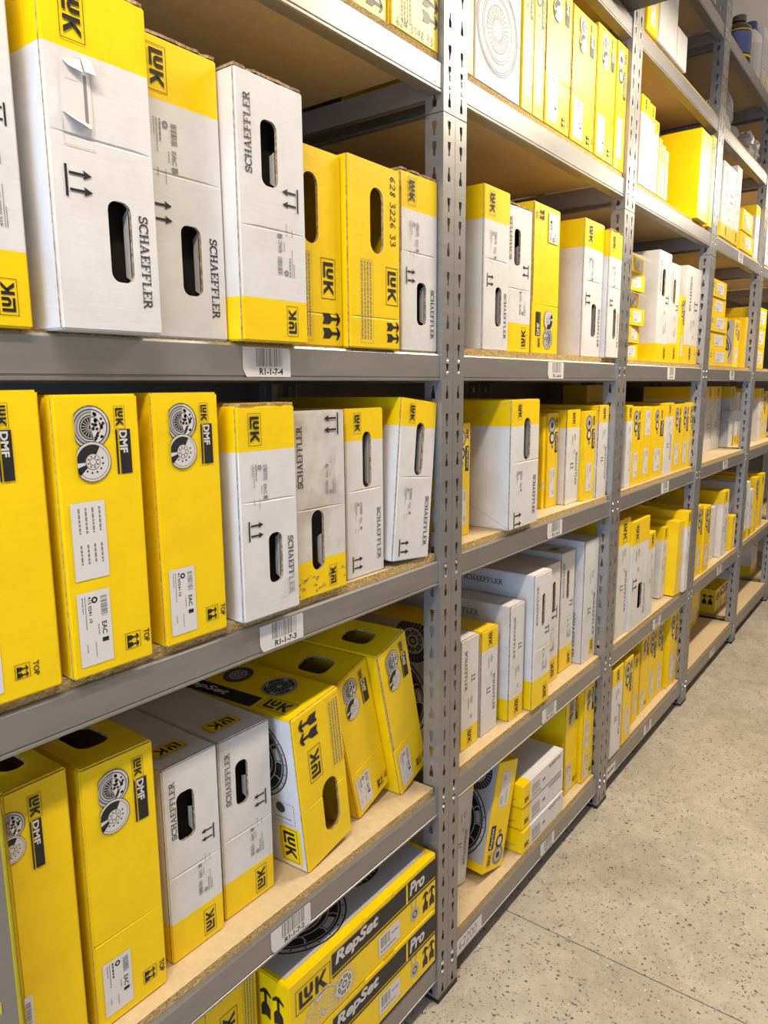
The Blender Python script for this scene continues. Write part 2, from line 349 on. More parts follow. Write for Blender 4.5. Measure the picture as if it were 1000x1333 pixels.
    def down(s, a, b):                              # following drawing reads downwards from (a,b)
        T = s.T; s.T = lambda x, y: T(a+y, b-x); return T
STEP = .00012
LAY = [None]
def emit(name, ink, face, W, D, H, parent, flip=False, off=.0006):
    if not ink.items: return None
    W0 = W
    if LAY[0] and face == 'front':
        W = LAY[0]; cut = W-W0+.001
        ink.items = [([((min(a, W-cut) if flip else max(a, cut)), b) for a, b in t[0]], t[1], t[2]) for t in ink.items if any((W-a if flip else a) > cut for a, b in t[0])]
        if not ink.items: return None
    sh = W0/2-W
    vs_, fs, mi, names = [], [], [], []
    for pts, k, lay in ink.items:
        if k not in names: names.append(k)
        o_ = off+STEP*lay; base = len(vs_)
        for a, b in pts:
            if face == 'front':
                if flip: a, b = W-a, H-b
                vs_.append((a+sh, -o_, b))
            elif face == 'left':
                if flip: a, b = D-a, H-b
                vs_.append((-W/2-o_, D-a, b))
            elif face == 'top':
                if flip: a, b = W-a, D-b
                vs_.append((a-W/2, b, H+o_))
        fs.append(list(range(base, len(vs_)))); mi.append(names.index(k))
    me = bpy.data.meshes.new(name); me.from_pydata(vs_, [], fs)
    for k in names: me.materials.append(M[k])
    me.polygons.foreach_set('material_index', mi); me.update()
    o = bpy.data.objects.new(name, me); COL.objects.link(o); o.parent = parent
    return o
# ------------------------------------------------------------------ carton shells
def slot_loop(a0, b0, a1, b1, r, n=4):
    r = min(r, (a1-a0)/2*.999, (b1-b0)/2*.999); out = []
    for cx, cy, t in ((a1-r, b1-r, 0), (a0+r, b1-r, 90), (a0+r, b0+r, 180), (a1-r, b0+r, 270)):
        for i in range(n+1):
            th = math.radians(t+90*i/n); out.append((cx+r*math.cos(th), cy+r*math.sin(th)))
    return out
def cut_hole(bm, face, loop3, inward, depth=.006, mi=0):
    edges = list(face.edges); bmesh.ops.delete(bm, geom=[face], context='FACES_ONLY')
    vs_ = [bm.verts.new(p) for p in loop3]; he = [bm.edges.new((vs_[i], vs_[(i+1) % len(vs_)])) for i in range(len(vs_))]
    bmesh.ops.triangle_fill(bm, use_beauty=True, use_dissolve=False, edges=edges+he)
    v2 = [bm.verts.new(Vector(p)+inward*depth) for p in loop3]
    for i in range(len(vs_)):
        j = (i+1) % len(vs_); bm.faces.new((vs_[i], vs_[j], v2[j], v2[i])).material_index = mi
def shell(W, D, H, mats, hole=None, tophole=None, bands=(), creases=(), seam=True, bev=.0025, rough_top=False, jig=.0):
    # mats: [main, band, kraft]
    bm = bmesh.new(); bx(bm, -W/2, W/2, 0, D, 0, H)
    if jig:
        for v in bm.verts:
            if v.co.z > H*.5: v.co.x += random.uniform(-jig, jig)*.5; v.co.y += random.uniform(0, jig); v.co.z -= random.uniform(0, jig)
    if bev: bmesh.ops.bevel(bm, geom=list(bm.edges), offset=bev, segments=2, affect='EDGES')
    bm.normal_update()
    if hole:
        f = max((f for f in bm.faces if f.normal.y < -.9), key=lambda f: f.calc_area())
        y = f.calc_center_median().y
        cut_hole(bm, f, [(a-W/2, y, b) for a, b in hole], Vector((0, 1, 0)), .005, 2)
    if tophole:
        f = max((f for f in bm.faces if f.normal.z > .9), key=lambda f: f.calc_area())
        z = f.calc_center_median().z
        cut_hole(bm, f, [(a-W/2, b, z) for a, b in tophole], Vector((0, 0, -1)), .005, 2)
    def cutz(z):
        bmesh.ops.bisect_plane(bm, geom=list(bm.verts)+list(bm.edges)+list(bm.faces), plane_co=(0, 0, z), plane_no=(0, 0, 1), dist=1e-5)
    for z0, z1 in bands:
        for z in (z0, z1):
            if .003 < z < H-.003: cutz(z)
    for z in creases:
        for q in (z-.0022, z, z+.0022): cutz(q)
        for v in bm.verts:
            if abs(v.co.z-z) < 2e-4 and v.co.y < .0015 and abs(v.co.x) < W/2-.003: v.co.y += .0016
    if seam:
        bmesh.ops.bisect_plane(bm, geom=list(bm.verts)+list(bm.edges)+list(bm.faces), plane_co=(0, .0055, 0), plane_no=(0, 1, 0), dist=1e-5)
    bm.normal_update()
    for f in bm.faces:
        c = f.calc_center_median(); inb = any(z0-1e-4 <= c.z <= z1+1e-4 for z0, z1 in bands)
        if f.material_index == 2: continue
        f.material_index = 1 if inb else 0
        if seam and .0022 < c.y < .0055 and abs(f.normal.y) < .3: f.material_index = 2
    for f in bm.faces: f.smooth = False
    return bm
ORD = ['zeroth', 'first', 'second', 'third', 'fourth', 'fifth', 'sixth', 'seventh', 'eighth', 'ninth', 'tenth', 'eleventh', 'twelfth']
BAYN = {1: 'R1-1-7 bay', 2: 'second bay', 3: 'third bay', 4: 'fourth bay', 5: 'fifth bay', 6: 'sixth bay'}
LVN = {1: 'bottom shelf', 2: 'second shelf up', 3: 'third shelf up', 4: 'fourth shelf up', 5: 'fifth shelf up', 6: 'sixth shelf up', 7: 'seventh shelf up'}
# ------------------------------------------------------------------ rack dimensions
POST = [.268, 1.355, 2.430, 3.513, 4.588, 5.665, 6.742]      # left edge of each pair of front posts
PW = .0452; PAIR = .0915
ZT = {1: .119, 2: .578, 3: 1.156, 4: 1.615, 5: 2.192, 6: 2.657, 7: 3.018}    # top of each front beam
BH = .057; DEPTH = .57; BT = .016
def btk(k, lv): return .003 if (k, lv) == (1, 4) else BT
class _D(dict):
    def __missing__(s, q): return ZT[q[1]]+btk(*q)
DECK = _D()
ZTOP = 3.34
# ================================================================== THE ROOM
def struct(o): o['kind'] = 'structure'; return o
X0, X1, YB, YR, ZC = -2.6, 9.0, .66, -2.1, 3.62
fl = empty('floor'); struct(fl)
for i, (a, b) in enumerate(((X0, 1.7583), (1.7617, 5.2), (5.2035, X1))):
    box('floor_slab', a, b, YR, YB, -.12, 0, 'concrete', fl)
box('joint_filler', X0, X1, YR, YB, -.13, -.004, 'joint', fl).location.z = -.121
bm = bmesh.new()
for a, b in ((1.7583, 1.7617), (5.2, 5.2035)): bx(bm, a, b, YR, YB, -.12, -.005)
obj('joint_filler', bm, 'joint', fl)
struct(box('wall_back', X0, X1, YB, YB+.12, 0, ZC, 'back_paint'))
struct(box('wall_right', X0, X1, YR-.12, YR, 0, ZC, 'wall_paint'))
struct(box('wall_far', X1, X1+.12, YR-.12, YB+.12, 0, ZC, 'wall_paint'))
bm = bmesh.new()      # near wall with an assumed open doorway, made for the added cool light
bx(bm, X0-.12, X0, YR-.12, -1.8, 0, ZC); bx(bm, X0-.12, X0, -.1, YB+.12, 0, ZC); bx(bm, X0-.12, X0, -1.8, -.1, 2.35, ZC)
struct(obj('wall_near', bm, 'wall_paint'))
d1 = empty('assumed_door_1', (X0, -.95, 0)); struct(d1)  # unseen doorway, assumed as the way in for the cool light
bm = bmesh.new(); bx(bm, -.14, .01, -.90, -.85, 0, 2.35); bx(bm, -.14, .01, .85, .90, 0, 2.35); bx(bm, -.14, .01, -.90, .90, 2.30, 2.36)
obj('assumed_door_frame', bm, 'assumed_door_frame', d1)
ce = empty('ceiling'); struct(ce)
box('ceiling_slab', X0-.12, X1+.12, YR-.12, YB+.12, ZC+.02, ZC+.14, 'ceiling_paint', ce)
NX, NY = 10, 3
for i in range(NX):
    for j in range(NY):
        a0, a1 = X0+(X1-X0)*i/NX, X0+(X1-X0)*(i+1)/NX; b0, b1 = YR+(YB-YR)*j/NY, YR+(YB-YR)*(j+1)/NY
        box('ceiling_panel', a0+.006, a1-.006, b0+.006, b1-.006, ZC, ZC+.02, 'ceiling_paint', ce)
tr = box('trim_1', X0, X1, .30, .42, ZC-.09, ZC, 'ceiling_trim'); struct(tr)
# ------------------------------------------------------------------ assumed strip lamps over the aisle, out of view
LZ = 2.86; LY = -.62
def lamp(x, lab, k=1.0):
    t = empty('assumed_strip_lamp', (x, LY, LZ))
    bm = bmesh.new(); prism(bm, [(-.07, 0), (.07, 0), (.05, .06), (-.05, .06)], -.72, .72); obj('housing', bm, 'lamp_white', t)
    bm = bmesh.new(); prism(bm, [(-.055, 0), (.055, 0), (.04, -.025), (-.04, -.025)], -.70, .70); obj('diffuser', bm, 'lamp_glow', t)
    for q in (-.55, .55): box('hanger_rod', q-.004, q+.004, -.004, .004, .06, ZC-LZ, 'galvanised', t)
    tag(t, lab, 'lamp', 'assumed strip lamps over the aisle')
    area('assumed_lamp_light', (x, LY, LZ-.03), (0, 0, 0), 1.4, .1, ASSUMED_LAMP_W*k, (1, .875, .70))
    area('added_uplight', (x, LY, LZ+.075), (PI, 0, 0), 1.4, .1, ASSUMED_LAMP_W*k*.13, (1, .9, .78))  # upward light added to brighten the ceiling
lamp(-.25, 'assumed white strip lamp hung over the aisle beside the R1-1-7 bay', .85)
lamp(2.55, 'assumed white strip lamp hung over the aisle beside the second and third bays')
lamp(5.2, 'assumed white strip lamp hung over the aisle beside the fifth bay')
# ================================================================== THE RACKS
def keyhole(zc, inv):
    s = -1 if inv else 1
    pts = [(-.0055, .014), (.0055, .014), (.0055, .003), (.0026, -.004), (.0026, -.014), (-.0026, -.014), (-.0026, -.004), (-.0055, .003)]
    q = [(x, zc+s*z) for x, z in pts]
    return q if not inv else q[::-1]
CELL = .15
def flange_cell(h, slots):
    bm = bmesh.new(); w_ = PW
    o = [bm.verts.new((x, 0, z)) for x, z in ((0, 0), (w_, 0), (w_, h), (0, h))]
    ed = [bm.edges.new((o[i], o[(i+1) % 4])) for i in range(4)]
    for zc, inv in slots:
        vv = [bm.verts.new((w_*.5+x, 0, z)) for x, z in keyhole(zc, inv)]
        ed += [bm.edges.new((vv[i], vv[(i+1) % len(vv)])) for i in range(len(vv))]
    bmesh.ops.triangle_fill(bm, use_beauty=True, use_dissolve=False, edges=ed)
    P = [v.co.copy() for v in bm.verts]; bm.verts.index_update(); Fc = [[v.index for v in f.verts] for f in bm.faces]; bm.free()
    return P, Fc
CELLDATA = flange_cell(CELL, [(.025, True), (.075, False), (.115, False)])
def upright_mesh(z0, z1, mirror, holes=True):
    vs_, fs = [], []; z = z0
    while z < z1-1e-6:
        h = min(CELL, z1-z)
        P, Fc = CELLDATA if h > CELL-1e-6 else flange_cell(h, [q for q in ((.025, True), (.075, False), (.115, False)) if q[0] < h-.018])
        for side in (0, 1):
            b = len(vs_)
            for p in P:
                x, zz = p.x, p.z+z
                q = (x, 0, zz) if side == 0 else (0, x, zz)
                if mirror: q = (PW-q[0], q[1], q[2])
                vs_.append(q)
            fs += [[b+i for i in f] for f in Fc]
        z += h
    me = bpy.data.meshes.new('upright'); me.from_pydata(vs_, [], fs)
    bm = bmesh.new(); bm.from_mesh(me); bmesh.ops.remove_doubles(bm, verts=bm.verts, dist=1e-5); bmesh.ops.recalc_face_normals(bm, faces=bm.faces)
    g = bmesh.ops.solidify(bm, geom=list(bm.faces), thickness=.002); bm.to_mesh(me); bm.free()
    me.materials.append(M['galvanised']); return me
SPL = 2.10
UP = {(mir, s): upright_mesh(*(((.008, SPL) if s == 0 else (SPL+.002, ZTOP))), mir) for mir in (False, True) for s in (0, 1)}
_bm = bmesh.new(); lathe(_bm, [(.0052, 0), (.0046, .002), (.002, .0036)], 8)
RIV = bpy.data.meshes.new('rivet'); _bm.to_mesh(RIV); _bm.free(); RIV.materials.append(M['rivet'])
TAGS = {}
def rack(k):
    xl, xr = POST[k-1]+PW+.001, POST[k]+PW-.0     # outer faces: right post of left pair .. left post of right pair
    a0 = POST[k-1]+PAIR-PW; a1 = POST[k]           # a0: left edge of the bay's left post, a1: left edge of its right post
    t = empty('shelving_rack', ((a0+a1)/2, DEPTH/2, 0)); ox, oy = (a0+a1)/2, DEPTH/2
    lab = {1: 'galvanised slotted-angle shelving bay carrying the tags R1-1-7', 2: 'second galvanised shelving bay, right beside the R1-1-7 bay', 3: 'third galvanised shelving bay, two along from the R1-1-7 bay',
           4: 'fourth galvanised shelving bay, with bottles on its seventh shelf', 5: 'fifth galvanised shelving bay, between the fourth and sixth bays', 6: 'sixth galvanised shelving bay, glimpsed past the fifth bay'}[k]
    tag(t, lab, 'shelving', 'galvanised shelving bays in the row')
    def put(o, x, y, z, rz=0): o.location = (x-ox, y-oy, z); o.rotation_euler = (0, 0, rz); return o
    for s in (0, 1):
        put(obj('upright', UP[(True, s)], [], t), a0, 0, 0)                 # left post, side flange on its outer (right) edge mirrored
        put(obj('upright', UP[(False, s)], [], t), a1, 0, 0)
        put(obj('upright', UP[(False, s)], [], t), a0+PW, DEPTH, 0, PI)
        put(obj('upright', UP[(True, s)], [], t), a1+PW, DEPTH, 0, PI)
    for (x, y) in ((a0, -.002), (a1, -.002), (a0, DEPTH-PW), (a1, DEPTH-PW)):
        put(box('foot_cap', 0, PW, 0, PW, 0, .012, 'plastic_shadow_black', t), x, y, 0)
    for lv, zt in ZT.items():
        zb = zt-BH
        bm = bmesh.new(); prism(bm, [(.0042, zb+.0085), (.0062, zb+.0075), (.0062, zb+.0062), (.0036, zb+.005), (.0036, zb+.001), (.0072, zb), (.034, zb), (.034, zb+.006), (.012, zb+.006), (.012, zt-.006), (.030, zt-.006), (.030, zt), (.0065, zt), (.0042, zt-.0035)], a0+.004-ox, a1+PW-.004-ox)
        fb = obj('shelf_beam', bm, 'galvanised', t); fb.location = (0, -oy, 0)
        if k <= 4:
            for x in (a0+PW/2, a1+PW/2):
                for dz in (.016, .041):
                    o = obj('rivet', RIV, [], fb); o.location = (x-ox, .0012, zb+dz); o.rotation_euler = (PI/2, 0, 0)
        TAGS[(k, lv)] = (fb, ox)
        bm = bmesh.new(); prism(bm, [(-.004, zb), (-.034, zb), (-.034, zt), (-.004, zt)], a0+.004-ox, a1+PW-.004-ox)
        obj('shelf_beam', bm, 'galvanised', t).location = (0, DEPTH-oy, 0)
        for x in (a0+PW-.0045, a1+.0025):      # side rails along the depth
            bm = bmesh.new(); bx(bm, x-ox-.0015, x-ox+.0015, .035-oy, DEPTH-.035-oy, zb-.004, zt-.012); bx(bm, x-ox-(.016 if x < ox else 0), x-ox+(.016 if x > ox else .0), .035-oy, DEPTH-.035-oy, zb-.004, zb-.001)
            obj('side_rail', bm, 'galvanised', t)
        bm = bmesh.new(); bx(bm, a0+.003-ox, a1+PW-.003-ox, .014-oy, DEPTH-.012-oy, zt-.0055-(.012 if btk(k, lv) < .01 else 0), zt+btk(k, lv))
        # notch clear of posts: board stops inside the side flanges
        for v in bm.verts: v.co.x = max(min(v.co.x, a1-.004-ox), a0+PW+.004-ox)
        bm.normal_update()
        for f in bm.faces: f.material_index = 0 if abs(f.normal.z) > .5 else 1
        obj('shelf_board', bm, ['board_face', 'board_edge'], t)
    box('floor_shadow_strip', a0+PW-ox, a1-ox, .046-oy, .05-oy, 0, ZT[1]-BH-.002, 'plastic_shadow_black', t)  # near-black strip added to draw the deep shadow under the bottom beam
    # plain struts between front and back posts
    if k in (4, 5):
        for z in (.42, 1.36, 1.87):
            box('side_strut', (a1 if k == 4 else a0)+.004-ox, (a1 if k == 4 else a0)+.007-ox, .03-oy, .30-oy, z-.03, z+.03, 'galvanised', t)
for k in range(1, 7): rack(k)
def shelf_tag(k, lv, x0, txt, w_=.105, h_=.046, dz=.006, dark='ink_black'):
    fb, ox = TAGS[(k, lv)]; zb = ZT[lv]-BH+dz
    i = Ink(); c = .012
    i.poly([(c*.6, 0), (w_, 0), (w_, h_-c*.3), (w_-c*.3, h_), (0, h_), (0, c)], 'label_paper', 0)
    i.bars(w_*.27, h_*.36, w_*.84, h_*.98, 18, 'ink_grey', 1, False, k*9+lv)
    if txt: i.text(w_*.33, h_*.07, h_*.23, txt, dark, 1, .03, 0, w_*.5)
    else: i.line_text(w_*.33, w_*.8, h_*.1, h_*.15, 'ink_grey', 1, lv)
    o = emit('shelf_tag', i, 'front', 0, 0, 0, fb, off=.0)
    o.location = (x0-ox, .0034, zb)
    o['label'] = 'white paper location tag with barcode' + (' reading '+txt if txt else '')
for lv, px, py in ((4, 318, 470), (3, 340, 826), (2, 354, 1214)): shelf_tag(1, lv, at_y(px, py, 0).x, 'R1-1-7-%d' % lv)
for lv, px, py in ((4, 715, 481), (3, 714, 691), (2, 707, 932), (1, 705, 1102)): shelf_tag(2, lv, at_y(px, py, 0).x, 'R1-1-6-%d' % lv)
for lv, px, py in ((4, 870, 486), (3, 862, 634), (2, 851, 814), (1, 839, 948)): shelf_tag(3, lv, at_y(px, py, 0).x, None)
for lv, px, py in ((5, 963, 325), (4, 951, 487), (3, 942, 606), (2, 934, 745), (1, 925, 849)): shelf_tag(4, lv, at_y(px, py, 0).x, None)
HAND = {'0': [(.2, 1), (0, .6), (.1, 0), (.5, 0), (.6, .5), (.4, 1), (.2, 1)], '1': [(.1, .7), (.4, 1), (.4, 0)], '2': [(0, .8), (.3, 1), (.55, .8), (.4, .5), (0, 0), (.6, .05)], '3': [(0, .95), (.4, 1), (.5, .75), (.2, .55), (.55, .35), (.4, .05), (0, 0)],
        '4': [(.25, 1), (0, .4), (.55, .45), (.45, .9), (.4, 0)], '6': [(.45, 1), (.1, .6), (0, .2), (.3, 0), (.5, .2), (.35, .45), (.05, .3)], '8': [(.4, .95), (.1, .8), (.45, .25), (.3, 0), (.05, .2), (.5, .8), (.4, .95)], ' ': []}
def hand(i, a, b, h, s, ink='marker', w_=.1, lay=0):
    for c in s:
        if HAND[c]: i.stroke([(a+x*h, b+y*h) for x, y in HAND[c]], h*w_, ink, lay)
        a += h*(.78 if c != ' ' else .5)
for k, xa, wd, body in ((2, 1.452, .13, '62200'), (3, 2.53, .09, '')):
    fb, ox = TAGS[(k, 1)]; i = Ink(); i.rect(0, 0, wd, .044, 'label_paper', 0)
    if body: hand(i, .012, .01, .024, body, lay=1)
    else: i.line_text(.01, wd-.01, .016, .011, 'marker', 1, 4)
    o = emit('paper_strip', i, 'front', 0, 0, 0, fb, off=0); o.location = (xa-ox, .0034, ZT[1]-BH+.006); o['label'] = 'white paper strip with handwritten number'
# ================================================================== THE CARTONS
BOX = []          # (bay, level, x0, x1, y0, y1) of those already standing
def solve(k, lv, bl=None, br=None, tl=None, tr=None, s=None, W=None, H=None, lean=None):
    z = DECK[(k, lv)]
    if s is None:
        q = [at_z(*p, z).y for p in (bl, br) if p]; s = sum(q)/len(q) if q else .02
        s = max(-.02, min(.2, s)); auto = True
    else: auto = False
    for it in range(3):
        P = {n: ((lambda v: (v.x, v.z))(at_y(*p, s)) if p else None) for n, p in (('bl', bl), ('br', br), ('tl', tl), ('tr', tr))}
        th = lean
        if th is None:
            a = []
            for t_, b_ in (('tl', 'bl'), ('tr', 'br')):
                if P[t_] and P[b_]: a.append(math.atan2(P[t_][0]-P[b_][0], P[t_][1]-P[b_][1]))
            th = sum(a)/len(a) if len(a) == 2 else 0.0
            if abs(th) < math.radians(2.3): th = 0.0
        else: th = math.radians(lean)
        if auto and abs(th) > .03 and bl and br:
            s = max(-.02, min(.2, at_z(*(br if th > 0 else bl), z).y))
        elif auto: pass
    u = (math.cos(th), -math.sin(th)); v = (math.sin(th), math.cos(th))
    du = lambda p: p[0]*u[0]+p[1]*u[1]; dv = lambda p: p[0]*v[0]+p[1]*v[1]
    ls = [du(P[n]) for n in ('bl', 'tl') if P[n]]; rs = [du(P[n]) for n in ('br', 'tr') if P[n]]
    if th == 0:      # bottoms are better measured on straight cartons
        if P['bl']: ls = [P['bl'][0]]
        if P['br']: rs = [P['br'][0]]
    if not ls: ls = [sum(rs)/len(rs)-W]
    if not rs: rs = [sum(ls)/len(ls)+W]
    l, r = sum(ls)/len(ls), sum(rs)/len(rs)
    if W is None: W = r-l
    if H is None:
        ts = [dv(P[n]) for n in ('tl', 'tr') if P[n]]
        if th == 0: H = sum(ts)/len(ts)-z
        else:
            bs_ = [dv(P[n]) for n in ('bl', 'br') if P[n]]; H = sum(ts)/len(ts)-sum(bs_)/len(bs_)
    cx_u = (l+r)/2
    # base centre: lowest corner on the deck
    zc = z+abs(math.sin(th))*W/2
    # world x of base centre: du(x,zc)=cx_u
    x = (cx_u-zc*u[1])/u[0]
    return x, s, zc, W, H, th
KIND = {}
def group_name(k, lv): return 'cartons on the %s of the %s' % (LVN[lv], BAYN[k])
PENDING = []
def K(k, lv, kind, look, D=.36, px=None, world=None, fine=True, snap=False, **o):
    PENDING.append(dict(k=k, lv=lv, kind=kind, look=look, D=D, px=px, world=world, fine=fine, snap=snap, o=o))
def place(e):
    k, lv, W, H, D = e['k'], e['lv'], e['W'], e['H'], e['D']
    LAY[0] = e['o'].get('lay'); e['LW'] = LAY[0] or W
    root = KIND[e['kind']](W, D, H, e); LAY[0] = None
    root.location = (e['x'], e['y'], e['z']); root.rotation_euler = (0, e['th'], e['o'].get('yaw', 0)*PI/180)
    tag(root, e['label'], e['o'].get('cat', 'carton'), group_name(k, lv))
    if e['o'].get('name'): root.name = e['o']['name']
    return root
def mats_for(e, main, band): return [main, band, 'kraft']
SEED = [10]
def sd(): SEED[0] += 1; return SEED[0]
# ---- designs -------------------------------------------------------------
def k_tall(W, D, H, e, slot=False):           # white carton, yellow band, hand hole, slab lettering
    o = e['o']; flip = o.get('flip', False); fine = e['fine']
    bf = o.get('band', .205)*H
    hole = (slot_loop(W*.43, H*.53, W*.66, H*.86, .5*W) if slot else slot_loop(W*o.get('h0', .46), H*.155, W*o.get('h1', .70), H*.40, .012))
    if o.get('nohole'): hole = None
    if hole and flip: hole = [(W-a, H-b) for a, b in hole]
    bands = [(0, bf)] if flip else [(H-bf, H)]
    cr = [H*.56] if not slot else [H*.52]
    if flip: cr = [H-c for c in cr]
    main = 'worn_white' if o.get('worn') else 'carton_white'
    bm = shell(W, D, H, [main], hole, o.get('tophole'), bands, cr if fine else (), fine, .0025 if fine else .0015, jig=.002 if fine else 0)
    root = obj('carton', bm, [main, 'carton_yellow', 'kraft'])
    i = Ink(); lw = min(.235*W, bf*.42); ll = lw*1.85
    if slot: T = i.down(W*.20, H-.03*H); i.mark(0, 0, min(ll, .12*H))
    else: T = i.down(W*.17, H-bf*.16); i.mark(0, 0, min(ll, bf*.72))
    i.T = T; emit('brand_logo', i, 'front', W, D, H, root, flip)
    if not o.get('nolabel'):
        i = Ink()
        if slot: i.label(W*.16, H*.22, W*.42, H*.47, sd(), False, fine)
        else: i.label(W*.16, H*.50, W*.50, H*.75, sd(), o.get('paper', False), fine, num=o.get('num'))
        emit('printed_label', i, 'front', W, D, H, root, flip)
    i = Ink()
    if slot: T = i.down(W*.13, H*.135); i.arrows(0, 0, W*.26)
    else: T = i.down(W*.12, H*.475); i.arrows(0, 0, W*.24)
    i.T = T; emit('handling_arrows', i, 'front', W, D, H, root, flip)
    i = Ink(); T = i.down(W*.80, H*(.40 if slot else .37)); i.slab(0, 0, W*.095, 'SCHAEFFLER', 'ink_dark' if fine else 'ink_grey', 0, H*(.32 if slot else .29)); i.T = T
    emit('lettering', i, 'front', W, D, H, root, flip)
    if hole and not slot:
        box('hole_shade_block', -W/2+.012, W/2-.012, .024, D-.02, .006, H-.012, 'cavity_shade', root)  # block for the contents, coloured near-black so the hand hole reads as deep shade
    if hole and fine:                 # punched tongue folded back inside the hand hole
        a0, a1 = min(p[0] for p in hole), max(p[0] for p in hole); b0, b1 = min(p[1] for p in hole), max(p[1] for p in hole)
        bm = bmesh.new(); c = 1 if not flip else .62; tw = .16
        q = [bm.verts.new(p) for p in ((a1-W/2-.001, .006, b0+.004), (a1-W/2-.001, .006, b0+(b1-b0)*c-.004), (a1-W/2-.002, .016, b0+(b1-b0)*c*.85), (a1-W/2-.002, .016, b0+.01))]
        bm.faces.new(q); bmesh.ops.solidify(bm, geom=list(bm.faces), thickness=.003); obj('handle_tongue', bm, 'carton_white', root)
    if fine and not slot and not o.get('noflap'):
        flap(root, W, D, H, main if flip else 'carton_yellow')
    if o.get('sidelogo'): side_letter(root, W, D, H)
    if o.get('torn'):
        i = Ink(); i.poly([(W*.13, H*.565), (W*.15, H*.76), (W*.22, H*.785), (W*.40, H*.76), (W*.415, H*.66), (W*.415, H*.565)], 'label_paper', 0)
        i.rect(W*.345, H*.60, W*.375, H*.735, 'ink_grey', 1); i.line_text(W*.19, W*.30, H*.71, .0012, 'ink_mid', 1, 3); i.rect(W*.14, H*.53, W*.42, H*.532, 'fold', 0); i.rect(W*.14, H*.53, W*.143, H*.60, 'fold', 0)
        emit('torn_label', i, 'front', W, D, H, root)
        bm = bmesh.new()
        def curl(pts):
            vv = [bm.verts.new((a*W-W/2, -y_, b*H)) for a, b, y_ in pts]; bm.faces.new(vv)
        curl([(.14, .62, .001), (.40, .60, .001), (.37, .585, .006), (.20, .60, .009)]); curl([(.17, .76, .001), (.33, .775, .001), (.32, .735, .008), (.21, .745, .004)])
        curl([(.33, .79, .001), (.43, .78, .001), (.43, .735, .011), (.34, .74, .007)])
        obj('label_curl', bm, 'label_paper', root)
    if o.get('tape'):
        i = Ink(); i.poly([(W*.62, H*.07), (W*.93, H*.09), (W*.95, H*.19), (W*.74, H*.17)], 'tape', 0); emit('clear_tape', i, 'front', W, D, H, root, off=.0012)
    if o.get('folds'):
        i = Ink()
        i.stroke([(D-.004, .004), (.06, H*.52)], .0016, 'fold'); i.stroke([(D-.004, H-.004), (.05, H*.56)], .0014, 'fold'); emit('fold_crease', i, 'left', W, D, H, root)
    if o.get('worn'):
        i = Ink(); rnd = random.Random(5)
        for q in range(26): a, b = rnd.uniform(.06, .94)*W, rnd.uniform(.01, .12)*H; i.poly([(a, b), (a+rnd.uniform(.004, .014), b+rnd.uniform(-.002, .003)), (a+rnd.uniform(.002, .01), b+rnd.uniform(.002, .006))], 'kraft', 0)
        emit('scuff', i, 'front', W, D, H, root)
    if o.get('toplogo'):
        i = Ink(); i.rect(W*.16, .035, W*.72, .035+.3*W, 'ink_yellow', 0); i.T = lambda a, b: (W*.72-a, .035+.3*W-b); i.mark(.02*W, .01*W, .52*W, 1); emit('top_logo', i, 'top', W, D, H, root)
    return root
def side_letter(root, W, D, H, vert=False):
    i = Ink()
    if vert: T = i.down(D-.045, H*.42); i.slab(0, 0, .016, 'SCHAEFFLER', 'ink_dark', 0, H*.38); i.T = T
    else: i.slab(D*.40, H-.042, .016, 'SCHAEFFLER', 'ink_dark', 0, .135)
    emit('side_lettering', i, 'left', W, D, H, root)
def flap(root, W, D, H, top):            # lid flap with a raw corrugated edge along the front
    bm = bmesh.new(); n = 14; rnd = random.Random(sd()); yy = []
    for j in range(n+1): yy.append(.0015+rnd.uniform(0, .0025)+(.006 if rnd.random() < .15 else 0))
    for j in range(n):
        xa, xb = -W/2+.003+(W-.006)*j/n, -W/2+.003+(W-.006)*(j+1)/n
        v = [bm.verts.new(p) for p in ((xa, yy[j], H), (xb, yy[j+1], H), (xb, yy[j+1], H+.004), (xa, yy[j], H+.004), (xa, D*.55, H), (xb, D*.55, H), (xb, D*.55, H+.004), (xa, D*.55, H+.004))]
        for f, mi in (((0, 1, 2, 3), 1), ((3, 2, 6, 7), 0), ((5, 4, 7, 6), 1), ((0, 3, 7, 4), 1), ((1, 5, 6, 2), 1)):
            bm.faces.new([v[q] for q in f]).material_index = mi
    obj('lid_flap', bm, [top, 'kraft'], root)
KIND['tall'] = k_tall
KIND['slot'] = lambda W, D, H, e: k_tall(W, D, H, e, True)
def top_hole(W, D): return slot_loop(W*.28, D*.14, W*.72, D*.36, .02)
